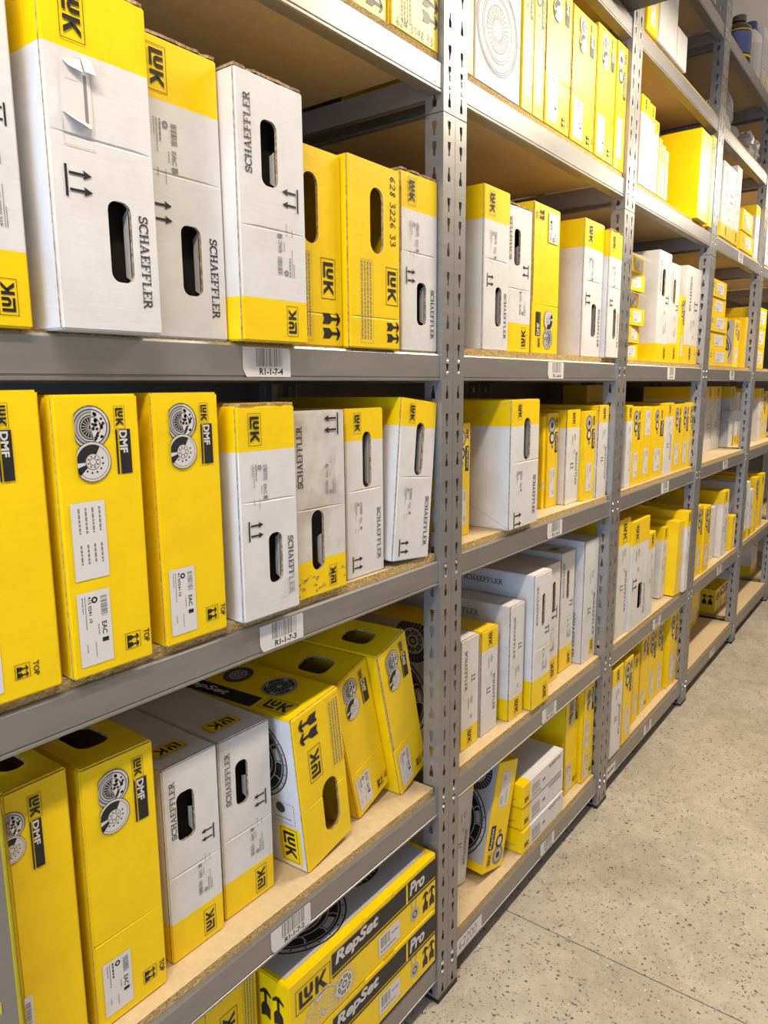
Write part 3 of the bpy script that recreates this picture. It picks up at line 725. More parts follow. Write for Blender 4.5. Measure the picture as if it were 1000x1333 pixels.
def k_dmf(W, D, H, e):                   # yellow flywheel carton
    o = e['o']; flip = o.get('flip', False); fine = e['fine']; s = W/.13; v = H/.372
    root = obj('carton', shell(W, D, H, [], None, top_hole(W, D) if o.get('tophole') else None, (), (H*.335,) if fine else (), fine, .003 if fine else .0015, jig=.002 if fine else 0), ['carton_yellow', 'carton_yellow', 'kraft'])
    if fine:
        i = Ink(); i.flywheel(W*.40, H-.042*v, min(.0298*s, .0285*v), clip=W*.40-.0235*s)
    else:
        i = Ink(); R = min(.0265*s, .0265*v); i.disc(W*.40, H-.042*v, R, 'ink_grey', 0, 16); i.disc(W*.40, H-.042*v, R*.6, 'ink_mid', 1, 12, -1.3, 1.4); i.disc(W*.39, H-.042*v-1.55*R, R*.95, 'ink_light', 2, 16); i.disc(W*.39, H-.042*v-1.55*R, R*.8, 'ink_black', 3, 8, 1.05, PI); i.disc(W*.39, H-.042*v-1.55*R, R*.35, 'ink_grey', 4, 10)
    emit('flywheel_print', i, 'front', W, D, H, root, flip)
    i = Ink(); T = i.down(W*.685, H-.0155*v); i.mark(0, 0, .030*v); i.T = T; emit('brand_logo', i, 'front', W, D, H, root, flip)
    i = Ink(); i.rect(W*.69, H-.106*v, W*.715, H-.0465*v); i.rect(W*.735, H-.106*v, W*.875, H-.0465*v)
    T = i.down(W*.737, H-.048*v); i.text(0, 0, .0125*s, 'DMF', 'ink_light', 1, .035, 0, .030*v); i.T = T
    emit('product_bar', i, 'front', W, D, H, root, flip)
    if o.get('sheet'):
        i = Ink(); i.rect(W*.10, H*.355, W*.50, H*.63, 'label_paper', 0)
        for q in range(4):
            T = i.down(W*(.18+.08*q), H*.61); i.line_text(0, H*.09, 0, W*.022, 'ink_grey', 1, q); i.line_text(H*.13, H*.2, 0, W*.022, 'ink_grey', 1, q+9); i.T = T
        emit('paper_sheet', i, 'front', W, D, H, root, flip)
    i = Ink(); i.label(W*.09, H*.04, W*.48, H*o.get('lab', .31), sd(), True, fine, num=o.get('num')); emit('shipping_label', i, 'front', W, D, H, root, flip)
    i = Ink(); T = i.down(W*.88, H*.115); i.text(0, 0, W*.075, 'TOP', 'ink_black', 0, .02, 0, H*.05); i.T = T
    T = i.down(W*.66, H*.11); i.frame(-.003, -W*.025, W*.17, W*.175, .0006); i.arrows(0, 0, W*.15, 0, True); i.T = T
    emit('top_mark', i, 'front', W, D, H, root, flip)
    return root
KIND['dmf'] = k_dmf
def k_yel(W, D, H, e):                   # yellow carton with round ended hand slot, or hole low when upside down
    o = e['o']; flip = o.get('flip', False); hx = o.get('hx', (.24, .52)); fine = e['fine']
    hole = slot_loop(W*hx[0], H*.52, W*hx[1], H*.87, .5*W)
    if o.get('nohole'): hole = None
    if hole and flip: hole = [(W-a, H-b) for a, b in hole]
    root = obj('carton', shell(W, D, H, [], hole, None, (), (H*.17,) if not flip else (H*.40,), fine, .0025, jig=.001), ['carton_yellow', 'carton_yellow', 'kraft'])
    lx = o.get('lx', .52)
    i = Ink(); T = i.down(W*lx, H*.46); i.mark(0, 0, min(.21*H, .42*W*1.85)); i.T = T; emit('brand_logo', i, 'front', W, D, H, root, flip)
    i = Ink(); ah = W*min(.36, .95-lx); T = i.down(W*(lx+.02), (.012 if not o.get('low') else H*.12)+ah*1.05); i.arrows(0, 0, ah, 0, True, base=False); i.T = T; emit('handling_arrows', i, 'front', W, D, H, root, flip)
    i = Ink(); tx = o.get('tx', .14)
    for q in range(4):
        T = i.down(W*(tx+.055*q), H*.47); i.line_text(0, H*.42, 0, W*.022, 'ink_grey', 0, q+3); i.T = T
    T = i.down(W*(tx-.02), H*.48); i.frame(0, 0, H*.45, W*.245, .0005, 'ink_grey'); i.T = T
    emit('warning_text', i, 'front', W, D, H, root, flip)
    if o.get('hand'):
        i = Ink(); T = i.down(W*.80, H*.95); hand(i, 0, 0, .0158, o['hand'], w_=.12); i.T = T; emit('handwriting', i, 'front', W, D, H, root)
    if o.get('low'):
        i = Ink(); hand(i, W*.10, H*.02, .0155, '624 3148 33', w_=.12); emit('handwriting', i, 'front', W, D, H, root)
    if o.get('print_side'):              # white printed side with dark clutch drawing
        i = Ink(); i.rect(.004, .004, D-.004, H-.004, 'carton_white', 0)
        t2 = Ink(); t2.items = []
        c = Ink(); c.clutch(D-.115, H*.70, .092, True); i.items += [(p, q, l+1) for p, q, l in c.items]
        T = i.down(D-.068, H*.28); i.rect(0, 0, .085, .056, 'ink_yellow', 2); i.mark(.004, .006, .077, 3, frame_ink='ink_black'); i.T = T
        i.frame(D-.075, H*.30, D-.02, H*.44, .001, 'ink_grey', 2); i.disc(D-.055, H*.40, .012, 'ink_dark', 2, 12); i.line_text(D-.07, D-.03, H*.33, .003, 'ink_grey', 2, 4)
        emit('side_print', i, 'left', W, D, H, root)
        i = Ink(); i.rect(.004, D*.30, .004+W*.25, D*.9, 'ink_black', 0)
        i.T = lambda a, b: (W*.05+b, D*.88-a); i.text(0, .004, W*.15, 'RepSet', 'ink_light', 1, .03, .2, .13)
        i.T = lambda a, b: (W*.08+b, D*.27-a); i.mark(0, 0, .075, 0); i.T = lambda a, b: (a, b)
        i.clutch(W*.62, D*.30, W*.25, True, 12); i.plate(W*.62, D*.62, W*.22); emit('top_print', i, 'top', W, D, H, root)
    return root
KIND['yel'] = k_yel
def k_rep(W, D, H, e):                   # narrow yellow kit carton
    o = e['o']; flip = o.get('flip', False); fine = e['fine']
    root = obj('carton', shell(W, D, H, [], None, None, (), (), False, .0015), ['carton_yellow', 'carton_yellow', 'kraft'])
    i = Ink(); R = min(W*.34, H*.09)
    i.disc(W*.34, H*.87, R, 'ink_grey', 0, 16); i.disc(W*.34, H*.87, R*.7, 'ink_mid', 1, 14); i.disc(W*.34, H*.87, R*.35, 'ink_black', 2, 10); i.disc(W*.36, H*.74, R*.7, 'ink_black', 3, 14); i.disc(W*.36, H*.74, R*.45, 'ink_light', 4, 12); i.disc(W*.4, H*.65, R*.25, 'ink_grey', 3, 8)
    emit('clutch_print', i, 'front', W, D, H, root, flip)
    i = Ink(); T = i.down(W*.66, H*.95); i.mark(0, 0, min(H*.13, W*.45)); i.T = T; emit('brand_logo', i, 'front', W, D, H, root, flip)
    i = Ink(); T = i.down(W*.64, H*.80); i.rect(0, 0, H*.22, W*.24, 'ink_black', 0); i.text(H*.01, W*.05, W*.15, 'RepSet', 'ink_light', 1, .02, .2, H*.19); i.T = T; emit('product_bar', i, 'front', W, D, H, root, flip)
    i = Ink(); i.label(W*.22, H*.10, W*.72, H*.42, sd(), True, False); emit('shipping_label', i, 'front', W, D, H, root, flip)
    if o.get('clutch_side'):
        i = Ink(); c = Ink(); i.rect(.003, H*.08, D-.003, H-.003, 'ink_mid', 0)
        c.clutch(D*.62, H*.40, .118, True); c.plate(D*.80, H*.86, H*.16)
        i.items += [([(min(x[0], D-.002), max(.002, min(x[1], H-.002))) for x in p], q, l+1) for p, q, l in c.items if any(x[0] < D-.002 and x[1] < H-.002 for x in p)]
        emit('side_print', i, 'left', W, D, H, root)
    return root
KIND['rep'] = k_rep
def k_gen(W, D, H, e):                   # plain yellow carton with paper labels
    o = e['o']
    root = obj('carton', shell(W, D, H, [], None, None, (), (), False, .002), ['carton_yellow', 'carton_yellow', 'kraft'])
    i = Ink()
    for (a0, b0, a1, b1) in o.get('labels', ((.3, .1, .75, .42),)): i.label(W*a0, H*b0, W*a1, H*b1, sd(), True, False)
    emit('shipping_label', i, 'front', W, D, H, root)
    if o.get('mark', True):
        i = Ink(); T = i.down(W*.3, H*.95); i.mark(0, 0, min(H*.16, W*.7)); i.T = T; emit('brand_logo', i, 'front', W, D, H, root)
    return root
KIND['gen'] = k_gen
def k_wh(W, D, H, e):                    # slim white carton with a yellow end
    o = e['o']; yb = o.get('yb', False); b = o.get('band', .19)*H; fine = e['fine']
    bands = [(0, b)] if yb else [(H-b, H)]
    if o.get('plain'): bands = []
    root = obj('carton', shell(W, D, H, [], None, None, bands, (H*.5,) if fine else (), fine, .002), ['carton_white', 'carton_yellow', 'kraft'])
    if o.get('blank'): return root
    i = Ink(); T = i.down(W*.36, (b*.9 if yb else H-b*.12)); i.mark(0, 0, min(b*.78, W*.8)); i.T = T
    if o.get('plain'): i = Ink(); i.rect(W*.55, H*.03, W*.85, H*.03+.06, 'ink_yellow'); T = i.down(W*.58, H*.03+.057); i.mark(0, 0, .05, 1); i.T = T
    emit('brand_logo', i, 'front', W, D, H, root)
    i = Ink(); v = H*(.55 if not yb else .9); T = i.down(W*(.7 if not yb else .2), v); i.slab(0, 0, W*.13, 'SCHAEFFLER', 'ink_dark', 0, H*.36); i.T = T; emit('lettering', i, 'front', W, D, H, root)
    i = Ink(); i.label(W*.3, H*(.52 if not yb else .24), W*.7, H*(.76 if not yb else .48), sd(), False, False); emit('printed_label', i, 'front', W, D, H, root)
    i = Ink(); T = i.down(W*(.32 if not yb else .58), H*(.45 if not yb else .66)); i.arrows(0, 0, W*.22); i.T = T; emit('handling_arrows', i, 'front', W, D, H, root)
    if o.get('side'): side_letter(root, W, D, H, o['side'] == 'v')
    return root
KIND['wh'] = k_wh
def k_art(W, D, H, e):                   # white carton with a line drawing over its whole front
    root = obj('carton', shell(W, D, H, [], None, None, (), (), False, .002), ['carton_white', 'carton_yellow', 'kraft'])
    i = Ink(); R = min(W*.46, H*.34); a, b = W*.47, H*.36
    for r in (.99, .95, .9, .72, .66, .5): i.ring(a, b, R*(r-.016), R*r, 'ink_dark', 0, 32)
    for q in range(28): t = 2*PI*q/28; i.stroke([(a+R*.2*math.cos(t), b+R*.2*math.sin(t)), (a+R*.48*math.cos(t), b+R*.48*math.sin(t))], R*.016, 'ink_dark', 0)
    a, b, R = W*.64, H*.80, R*.55
    i.disc(a, b, R, 'ink_mid', 1, 24)
    for r in (.99, .9, .6, .3): i.ring(a, b, R*(r-.03), R*r, 'ink_black', 2, 24)
    for q in range(8): t = 2*PI*q/8; i.disc(a+R*.45*math.cos(t), b+R*.45*math.sin(t), R*.08, 'ink_black', 2, 8)
    emit('clutch_print', i, 'front', W, D, H, root)
    return root
KIND['art'] = k_art
def k_pro(W, D, H, e):                   # long flat kit carton, "RepSet Pro"
    root = obj('carton', shell(W, D, H, [], None, None, (), (), False, .0025, jig=.001), ['carton_yellow', 'carton_yellow', 'kraft'])
    s = H/.14
    i = Ink(); i.rect(.115*s, H-.058*s, W-.002, H-.014*s, 'ink_black', 0)
    i.text(.125*s, H-.050*s, .034*s, 'RepSet', 'ink_light', 1, .04, .18, .135*s)
    i.rect(W-.118*s, H-.062*s, W-.112*s, H-.008*s, 'ink_yellow', 1); i.text(W-.105*s, H-.050*s, .032*s, 'Pro', 'ink_light', 1, .04, .18, .058*s)
    i.rect(.115*s, H-.066*s, W-.002, H-.062*s, 'ink_black', 0)
    emit('product_bar', i, 'front', W, D, H, root)
    i = Ink(); i.mark(.016*s, H-.072*s, .094*s); emit('brand_logo', i, 'front', W, D, H, root)
    i = Ink(); i.clutch(.088*s, H*.17, .052*s, False, 20); i.plate(.150*s, H*.28, .040*s, False); i.items = [(p, q, l) for p, q, l in i.items if all(x[1] > .001 for x in p)]
    emit('clutch_print', i, 'front', W, D, H, root)
    i = Ink(); i.T = lambda a, b: (.26*s+b*0+a, b); i.rect(.0, H*.12, .075*s, H*.46, 'label_paper', 0); i.bars(.008*s, H*.24, .04*s, H*.42, 12, 'ink_grey', 1); i.line_text(.045*s, .07*s, H*.32, .004, 'ink_grey', 1, 2); i.line_text(.008*s, .06*s, H*.17, .004, 'ink_grey', 1, 3); emit('shipping_label', i, 'front', W, D, H, root)
    i = Ink(); i.T = lambda a, b: (W-.055*s+a, b+H*.12); i.arrows(0, 0, .048*s, 0, True, base=False); emit('handling_arrows', i, 'front', W, D, H, root)
    i = Ink(); i.disc(W-.085*s, H*.26, .016*s, 'ink_mid', 0, 14); i.ring(W-.085*s, H*.26, .006*s, .009*s, 'ink_black', 1, 10); i.stroke([(W-.092*s, H*.38), (W-.098*s, H*.52)], .003, 'ink_mid'); i.stroke([(W-.082*s, H*.38), (W-.078*s, H*.52)], .003, 'ink_mid'); emit('tool_print', i, 'front', W, D, H, root)
    i = Ink(); i.T = lambda a, b: (D-.075*s+a, b+H*.34); i.arrows(0, 0, .06*s, 0, True, base=False); emit('side_arrows', i, 'left', W, D, H, root)
    if e['o'].get('top'):
        i = Ink(); i.rect(W*.02, .02, W*.97, D-.02, 'ink_mid', 0); c = Ink(); c.clutch(.150, .142, .122, True); c.plate(.335, .15, .085); c.disc(W*.72, D*.5, .03, 'ink_black', 3, 16); c.disc(W*.72, D*.5, .015, 'ink_mid', 4, 12); c.text(W*.80, D*.42, .03, 'RepSet', 'ink_black', 3, .03, .2)
        i.items += [(p, q, l+1) for p, q, l in c.items if all(0 < x[0] < W and 0 < x[1] < D for x in p)]; emit('top_print', i, 'top', W, D, H, root)
    bm = bmesh.new()
    for a, b in ((.45, .58), (.66, .97)):   # loose lid tabs along the top front edge
        bx(bm, W*(a-.5), W*(b-.5), -.003, .012, H-.008, H+.0008)
    obj('lid_tab', bm, 'carton_yellow', root)
    return root
KIND['pro'] = k_pro
def k_flat(W, D, H, e):                  # flat white carton, yellow end towards the near post
    bm = shell(W, D, H, [], None, None, (), (), False, .003)
    xs = -W/2+W*.17
    bmesh.ops.bisect_plane(bm, geom=list(bm.verts)+list(bm.edges)+list(bm.faces), plane_co=(xs, 0, 0), plane_no=(1, 0, 0), dist=1e-5)
    for f in bm.faces: f.material_index = 1 if f.calc_center_median().x < xs else 0
    root = obj('carton', bm, ['carton_white', 'carton_yellow', 'kraft'])
    i = Ink(); i.mark(W*.04, H*.2, W*.11); emit('brand_logo', i, 'front', W, D, H, root)
    i = Ink(); i.bars(W*.22, H*.3, W*.40, H*.68, 12, 'ink_mid'); i.line_text(W*.22, W*.42, H*.16, H*.06, 'ink_grey', 0, 1); i.line_text(W*.47, W*.53, H*.4, H*.12, 'ink_grey', 0, 2); emit('printed_label', i, 'front', W, D, H, root)
    i = Ink(); i.slab(W*.62, H*.74, H*.13, 'SCHAEFFLER', 'ink_dark', 0, W*.3); emit('lettering', i, 'front', W, D, H, root)
    i = Ink()
    for q in range(3): i.line_text(D*.55, D*(.85+.04*q), H*(.14+.09*q), H*.035, 'ink_grey', 0, q)
    emit('side_text', i, 'left', W, D, H, root)
    return root
KIND['flat'] = k_flat
def k_small(W, D, H, e):                 # small yellow parts box with a label and a tuck lid
    o = e['o']
    root = obj('parts_box', shell(W, D, H, [], None, None, (), (), False, .0015), ['carton_yellow', 'carton_yellow', 'kraft'])
    i = Ink(); i.rect(W*.38, H*.2, W*.82, H*.85, 'label_paper', 0); i.line_text(W*.44, W*.76, H*.64, H*.07, 'ink_mid', 1, sd()); i.line_text(W*.44, W*.70, H*.5, H*.05, 'ink_mid', 1, sd()); i.rect(W*.44, H*.28, W*.6, H*.42, 'ink_mid', 1); emit('shipping_label', i, 'front', W, D, H, root)
    i = Ink(); i.disc(W*.2, H*.62, min(W, H)*.16, 'ink_grey', 0, 10); i.disc(W*.2, H*.62, min(W, H)*.08, 'ink_light', 1, 8); emit('part_print', i, 'front', W, D, H, root)
    if o.get('open'):
        bm = bmesh.new(); q = [bm.verts.new(p) for p in ((-W/2+.002, -.001, H-.003), (W/2-.002, -.001, H-.003), (W/2-.006, -.035, H-.016), (-W/2+.006, -.035, H-.016))]; bm.faces.new(q); bmesh.ops.solidify(bm, geom=list(bm.faces), thickness=.0015); obj('lid_flap', bm, 'carton_white', root)
    return root
KIND['small'] = k_small

P = lambda **k: k
WY = 'white and yellow carton'
# ---- bay 1 (tags R1-1-7)
K(1, 5, 'yel', 'yellow carton without handwriting', .34, P(bl=(441, -14), br=(506, 27), s=.02, H=.33), nohole=True)
K(1, 5, 'yel', 'yellow carton handwritten 624 3148 33', .34, P(bl=(508.5, 28), br=(571, 67), s=.012, H=.33), nohole=True, lx=.62, low=True, tx=.2)
K(1, 4, 'tall', 'upside-down white carton, yellow foot', .38, P(br=(44, 424), W=.155, H=.42, s=-.005), flip=True, lay=.15, nohole=True, num='415 0386 10')
K(1, 4, 'tall', 'white carton with torn peeling label', .38, P(bl=(82, 429), br=(213, 436), tr=(201, 16), s=-.03), nolabel=True, torn=True, h0=.50, h1=.73)
K(1, 4, 'tall', 'white carton, yellow top, low hole', .38, P(bl=(214, 439), br=(300, 443), tr=(289, 82), s=.012), snap=True)
K(1, 4, 'tall', 'upside-down white carton, ragged lid edge', .38, P(bl=(315.6, 444), br=(402, 448), tl=(295, 80.6), tr=(388.7, 116), s=-.02), flip=True, band=.17, h0=.42, h1=.66)
K(1, 4, 'yel', 'yellow carton with round-ended hand slot', .34, P(bl=(402.6, 452), br=(451, 453.7), tr=(451.7, 205.5), s=.015), snap=True, hx=(.22, .52), lx=.55)
K(1, 4, 'yel', 'yellow carton handwritten 628 3226 33', .34, P(bl=(452.5, 454), br=(521, 458), tr=(520, 223), s=.0), hx=(.40, .66), lx=.70, tx=.22, hand='628 3226 33')
K(1, 4, 'tall', 'small white carton with narrow hole', .34, P(bl=(523, 458), br=(572, 458), tr=(570.7, 237), s=.012), h0=.42, h1=.68)
K(1, 3, 'dmf', 'yellow flywheel carton against near post', .36, P(br=(82.5, 885), tr=(52.5, 506), W=.13, s=-.003), lay=.12)
K(1, 3, 'dmf', 'yellow flywheel carton with two labels', .36, P(bl=(98, 887), br=(200.5, 855), tl=(75, 514), tr=(184.6, 512), s=-.008), sheet=True, num='415 0241 10')
K(1, 3, 'dmf', 'yellow flywheel carton labelled 415024110', .36, P(bl=(218, 847), br=(297, 814), tl=(192, 514), tr=(277.6, 508), s=-.002), num='415024110')
K(1, 3, 'tall', 'white carton, yellow top, taped lettering', .36, P(bl=(319, 813.6), br=(391, 786), tl=(300.6, 526), tr=(379, 530), s=-.012), tape=True)
K(1, 3, 'slot', 'battered taped white carton, torn hole', .36, P(bl=(392, 781), br=(452, 762), tl=(384, 536.5), tr=(445, 531), s=.004), flip=True, worn=True, band=.2, h0=.36, h1=.58, snap=True)
K(1, 3, 'slot', 'white carton with long hand slot', .36, P(bl=(453, 753), br=(500.5, 741.5), tl=(447, 530), tr=(505, 530), s=.022), band=.19)
K(1, 3, 'slot', 'tilted white carton with hand slot', .36, P(bl=(514, 731), br=(561, 723.5), tl=(529, 514), tr=(572, 526)), band=.17, dx=-.0082)
K(1, 2, 'dmf', 'yellow flywheel carton behind near post', .36, P(tl=(1.7, 1029.6), tr=(86.7, 1002), s=.045), tophole=True, lay=.118)
K(1, 2, 'dmf', 'upright yellow flywheel carton, holed top', .36, P(tl=(102, 1004), tr=(209, 956.5), br=(219, 1277.7), s=.042), tophole=True, lab=.25)
K(1, 2, 'tall', 'upside-down white carton, large hole', .36, P(tl=(214, 999), tr=(284, 969), br=(293, 1204.6), bl=(226, 1254), s=.062), flip=True, toplogo=True, noflap=True, h0=.46, h1=.78)
K(1, 2, 'tall', 'upside-down white carton, logo on lid', .36, P(tl=(286, 962.6), tr=(354.7, 935.7), br=(358, 1151.5), bl=(294.5, 1197), s=.07), flip=True, toplogo=True, noflap=True)
K(1, 2, 'yel', 'leaning yellow carton, white printed side', .36, P(tl=(375.5, 940), tr=(442, 903), br=(462, 1090.5), bl=(400, 1137)), flip=True, yaw=3.8, print_side=True, hx=(.22, .56), lx=.5, tx=.06)
K(1, 2, 'dmf', 'leaning yellow flywheel carton', .36, P(tl=(437.7, 888.8), tr=(479, 848.5), br=(516, 1017.5), bl=(465, 1060), s=.078, lean=-15), tophole=True, lab=.28, yaw=4.4, dx=-.0147)
K(1, 2, 'dmf', 'steeply leaning yellow flywheel carton', .36, P(tl=(487.6, 859), tr=(532, 821.5), br=(563.5, 994), bl=(531, 1028), s=.059, lean=-15), tophole=True, lab=.28, yaw=4.4, touch=True)
# ---- bay 2
K(2, 4, 'tall', 'white carton with low hand hole', .36, P(bl=(628.6, 452), br=(661, 452), tl=(627, 237.7), tr=(666.4, 248.5), s=.02, lean=0), noflap=True)
K(2, 4, 'tall', 'upside-down white carton, upper hole', .36, P(bl=(660, 459), br=(689, 463), tl=(668, 264.7), tr=(698, 277), s=.03, lean=0), flip=True, snap=True)
K(2, 4, 'dmf', 'upside-down yellow flywheel carton', .36, P(bl=(691.6, 461), br=(725, 464), tl=(699, 265), tr=(731, 270), s=.03, lean=0), flip=True, lab=.24)
K(2, 4, 'tall', 'white carton with wide blank side', .36, P(bl=(756.5, 464.5), br=(783.5, 466), tl=(756.5, 279), s=.02), noflap=True)
K(2, 4, 'tall', 'slim white and yellow carton', .36, P(bl=(786, 463), br=(808, 464.5), tl=(790.7, 297), tr=(815, 306), s=.0), snap=True)
K(2, 5, 'gen', 'pale yellow carton behind post', .34, P(bl=(602, 92), br=(616, 103), s=.012, H=.36))
K(2, 5, 'art', 'white carton with clutch drawing', .34, P(bl=(618, 103), br=(676, 140), s=.012, H=.36))
K(2, 5, 'rep', 'slim yellow kit carton', .34, P(bl=(679, 143), br=(692.5, 150), s=.012, H=.36), cl=1)
K(2, 5, 'rep', 'slim yellow kit carton', .34, P(bl=(693.5, 151), br=(707, 156), s=.012, H=.36))
K(2, 5, 'dmf', 'yellow flywheel carton', .34, P(bl=(709, 157), br=(740.5, 177), s=.012, H=.37), lab=.35)
K(2, 5, 'dmf', 'yellow flywheel carton', .34, P(bl=(742.5, 178), br=(772, 197), tl=(747, 0), s=.012), lab=.33)
K(2, 5, 'dmf', 'yellow flywheel carton', .34, P(bl=(774, 197), br=(797, 213), tl=(776, 21.6), s=.012), lab=.33)
K(2, 5, 'rep', 'slim yellow kit carton', .34, P(bl=(798.5, 214), br=(815, 226), tl=(799.7, 45), s=.012))
K(2, 3, 'rep', 'slim yellow kit carton', .36, P(br=(610.7, 695), tr=(615.3, 550), W=.065, s=.064))
K(2, 3, 'slot', 'large white carton, wide folded side', .42, P(bl=(663.6, 684.7), br=(699, 680), tl=(674.6, 518), tr=(703.8, 521.4), s=-.004, lean=0), band=.20, folds=True)
K(2, 3, 'gen', 'plain yellow carton', .34, P(br=(709, 663), tr=(714, 541), W=.028, s=.075), labels=((.3, .2, .8, .3),), mark=False)
K(2, 3, 'rep', 'slim yellow kit carton', .36, P(bl=(709.5, 661.7), br=(724.5, 657), tl=(713, 537.5), tr=(729, 537.5), s=.07))
K(2, 3, 'wh', 'slim white carton, yellow top', .36, P(bl=(735.4, 657), br=(754.4, 652.5), tl=(736, 534), s=.045))
K(2, 3, 'rep', 'slim yellow kit carton', .36, P(bl=(755.5, 652.5), br=(773.5, 649), tl=(759, 536), s=.03))
K(2, 3, 'wh', 'slim white carton, yellow top', .36, P(bl=(775, 646.7), br=(792, 644.4), tl=(779.7, 528), s=.02))
K(2, 2, 'wh', 'slim white carton, yellow foot', .38, P(bl=(599.5, 981), br=(621.8, 963), tl=(600, 837), tr=(621, 826), s=.049), yb=True)
K(2, 2, 'wh', 'slim white carton, yellow top', .38, P(bl=(626, 960), br=(646.4, 943.5), tl=(627, 825), s=.049))
K(2, 2, 'wh', 'white carton with side lettering', .40, P(bl=(662.5, 941), br=(680, 925), tl=(665, 791.7), s=.03), yb=True, side='h')
K(2, 2, 'tall', 'upside-down white carton, narrow hole', .40, P(bl=(692.6, 926), br=(714, 908), tl=(696.6, 751), s=.008), flip=True, band=.22, sidelogo=True, noflap=True, h0=.40, h1=.56)
K(2, 2, 'tall', 'upside-down white carton, narrow hole', .36, P(br=(725.5, 881), tr=(733.6, 727.6), W=.105, s=.055), flip=True, noflap=True, h0=.22, h1=.34, snap=True)
K(2, 2, 'tall', 'upside-down white carton, narrow hole', .36, P(bl=(727, 880), br=(744, 864), tr=(747.5, 714.8), s=.062), flip=True, noflap=True, h0=.42, h1=.6, toplogo=True)
K(2, 2, 'wh', 'tall white carton, lettered side', .36, P(bl=(757, 863), br=(776, 852), tl=(768, 703), tr=(783, 698), s=.034, lean=0), plain=True, side='v')
K(2, 1, 'wh', 'leaning slim white carton', .36, P(br=(603.6, 1158.5), bl=(584, 1175), tl=(594, 1043), tr=(614, 1028.6), s=.095), yb=False, band=.06, yaw=-5.5)
K(2, 1, 'rep', 'leaning yellow kit carton, dark side', .34, P(tl=(648.8, 1001), tr=(673, 985), br=(651, 1131), bl=(628.6, 1141.5), s=.044), flip=True, clutch_side=True, yaw=-2.68)
for q, n_ in ((0, 'lowest'), (1, 'middle'), (2, 'topmost')):
    K(2, 1, 'flat', 'flat white carton, %s of stack of three' % n_, .32, world=(1.846+(0, .003, -.004)[q], 2.146+(0, .004, -.008)[q], .014+(0, .004, .001)[q], .0745, q*1.014), stackdz=q, nolab=True)
K(2, 1, 'dmf', 'yellow flywheel carton', .36, P(bl=(734, 1038), br=(753, 1020.7), H=.355, s=.044), lab=.3, fine=True)
K(2, 1, 'dmf', 'yellow flywheel carton', .36, P(bl=(755, 1020.7), br=(776, 1003.7), H=.365, s=.024), lab=.3, sheet=True)
# ---- bay 3
F = False
K(3, 5, 'wh', 'slim white carton, yellow top', .34, P(bl=(831, 243), br=(841, 248), tl=(835, 119), s=.012), fine=F)
K(3, 5, 'wh', 'slim white carton, yellow top', .34, P(bl=(841.5, 248), br=(848, 252), tl=(842, 128), s=.012), fine=F)
K(3, 5, 'wh', 'short slim white carton', .34, P(bl=(848.5, 252), br=(854, 255), tl=(848, 150), s=.012), fine=F)
for a, b, t_ in ((855, 859, 176), (859.4, 863.6, 185), (864, 868, 193)):
    K(3, 5, 'rep', 'short slim yellow kit carton', .34, P(bl=(a, 257), br=(b, 259), tl=(a+.5, t_), s=.012), fine=F)
K(3, 5, 'gen', 'big plain yellow carton', .42, P(bl=(907, 287), br=(920.5, 294), tl=(907.7, 158), s=-.005, lean=0), fine=F, labels=((.45, .12, .8, .55),), mark=False)
K(3, 5, 'rep', 'slim yellow kit carton', .34, P(bl=(921.5, 295), br=(926, 298), tl=(924, 170), s=.0), fine=F)
K(3, 6, 'gen', 'tall yellow carton', .34, P(bl=(842, 43), br=(856.5, 52.5), s=.006, H=.36), fine=F)
K(3, 6, 'wh', 'overhanging tall white carton', .36, P(bl=(857.5, 53), br=(880, 80), s=.002, H=.36), fine=F, plain=True, blank=True)
K(3, 6, 'wh', 'overhanging shorter white carton', .36, P(bl=(880.6, 80.5), br=(893, 96), tr=(894.5, 48), s=.002), fine=F, plain=True, blank=True)
K(3, 4, 'tall', 'upside-down white carton, yellow foot', .36, P(bl=(852, 470), br=(867.5, 471), tl=(855, 322), s=.03), fine=F, flip=True, band=.17)
K(3, 4, 'tall', 'upside-down white carton, narrow hole', .36, P(bl=(868, 471), br=(881, 472), tl=(868, 338), s=.03), fine=F, flip=True, band=.2)
K(3, 4, 'rep', 'short slim yellow kit carton', .34, P(bl=(881.5, 472), br=(888, 473), tl=(881, 383), s=.02), fine=F)
K(3, 4, 'wh', 'wide white carton, yellow foot', .36, P(bl=(889, 473), br=(911, 474), tl=(889, 341), s=.03), fine=F, yb=True, band=.2)
for q, (a, b, yb_, yt) in enumerate(((818, 847, 471, 441), (819, 848, 441, 415), (821, 851, 415, 391), (821, 853, 391, 362), (823, 854, 362, 330), (826, 858, 330, 297))):
    K(3, 4, 'small', 'small yellow parts box, %s in stack of six' % ['lowest', 'second', 'third', 'fourth', 'fifth', 'topmost'][q], .16, world=(2.538+.004*(q % 3), 2.715+.006*(q % 2), .03-.006*(q % 3), .0585, q), stackdz=q, fine=F, nolab=True, yaw=(0, 4, -3, 5, -4, 6)[q], open=q in (3, 5), cat='box', name='parts_box')
k3 = [(812, 819.5, 636, 528, 'wh'), (820.3, 831, 627, 530, 'rep'), (832, 845, 622, 530, 'gen'), (846, 862, 618, 530, 'rep'), (863, 873, 615, 525, 'wh'), (874, 884, 611, 527, 'rep'), (885, 893.5, 608, 526, 'rep'), (894.2, 903, 606, 524, 'rep')]
for a, b, yb_, yt, kd in k3:
    K(3, 3, kd, {'wh': 'slim white carton, yellow top', 'rep': 'slim yellow kit carton', 'gen': 'yellow carton, two white labels'}[kd], .34, P(bl=(a, yb_), br=(b, yb_-2), tl=(a+4, yt), s=.025), fine=F, **({'labels': ((.3, .62, .8, .95), (.3, .1, .7, .45)), 'mark': False} if kd == 'gen' else {}))
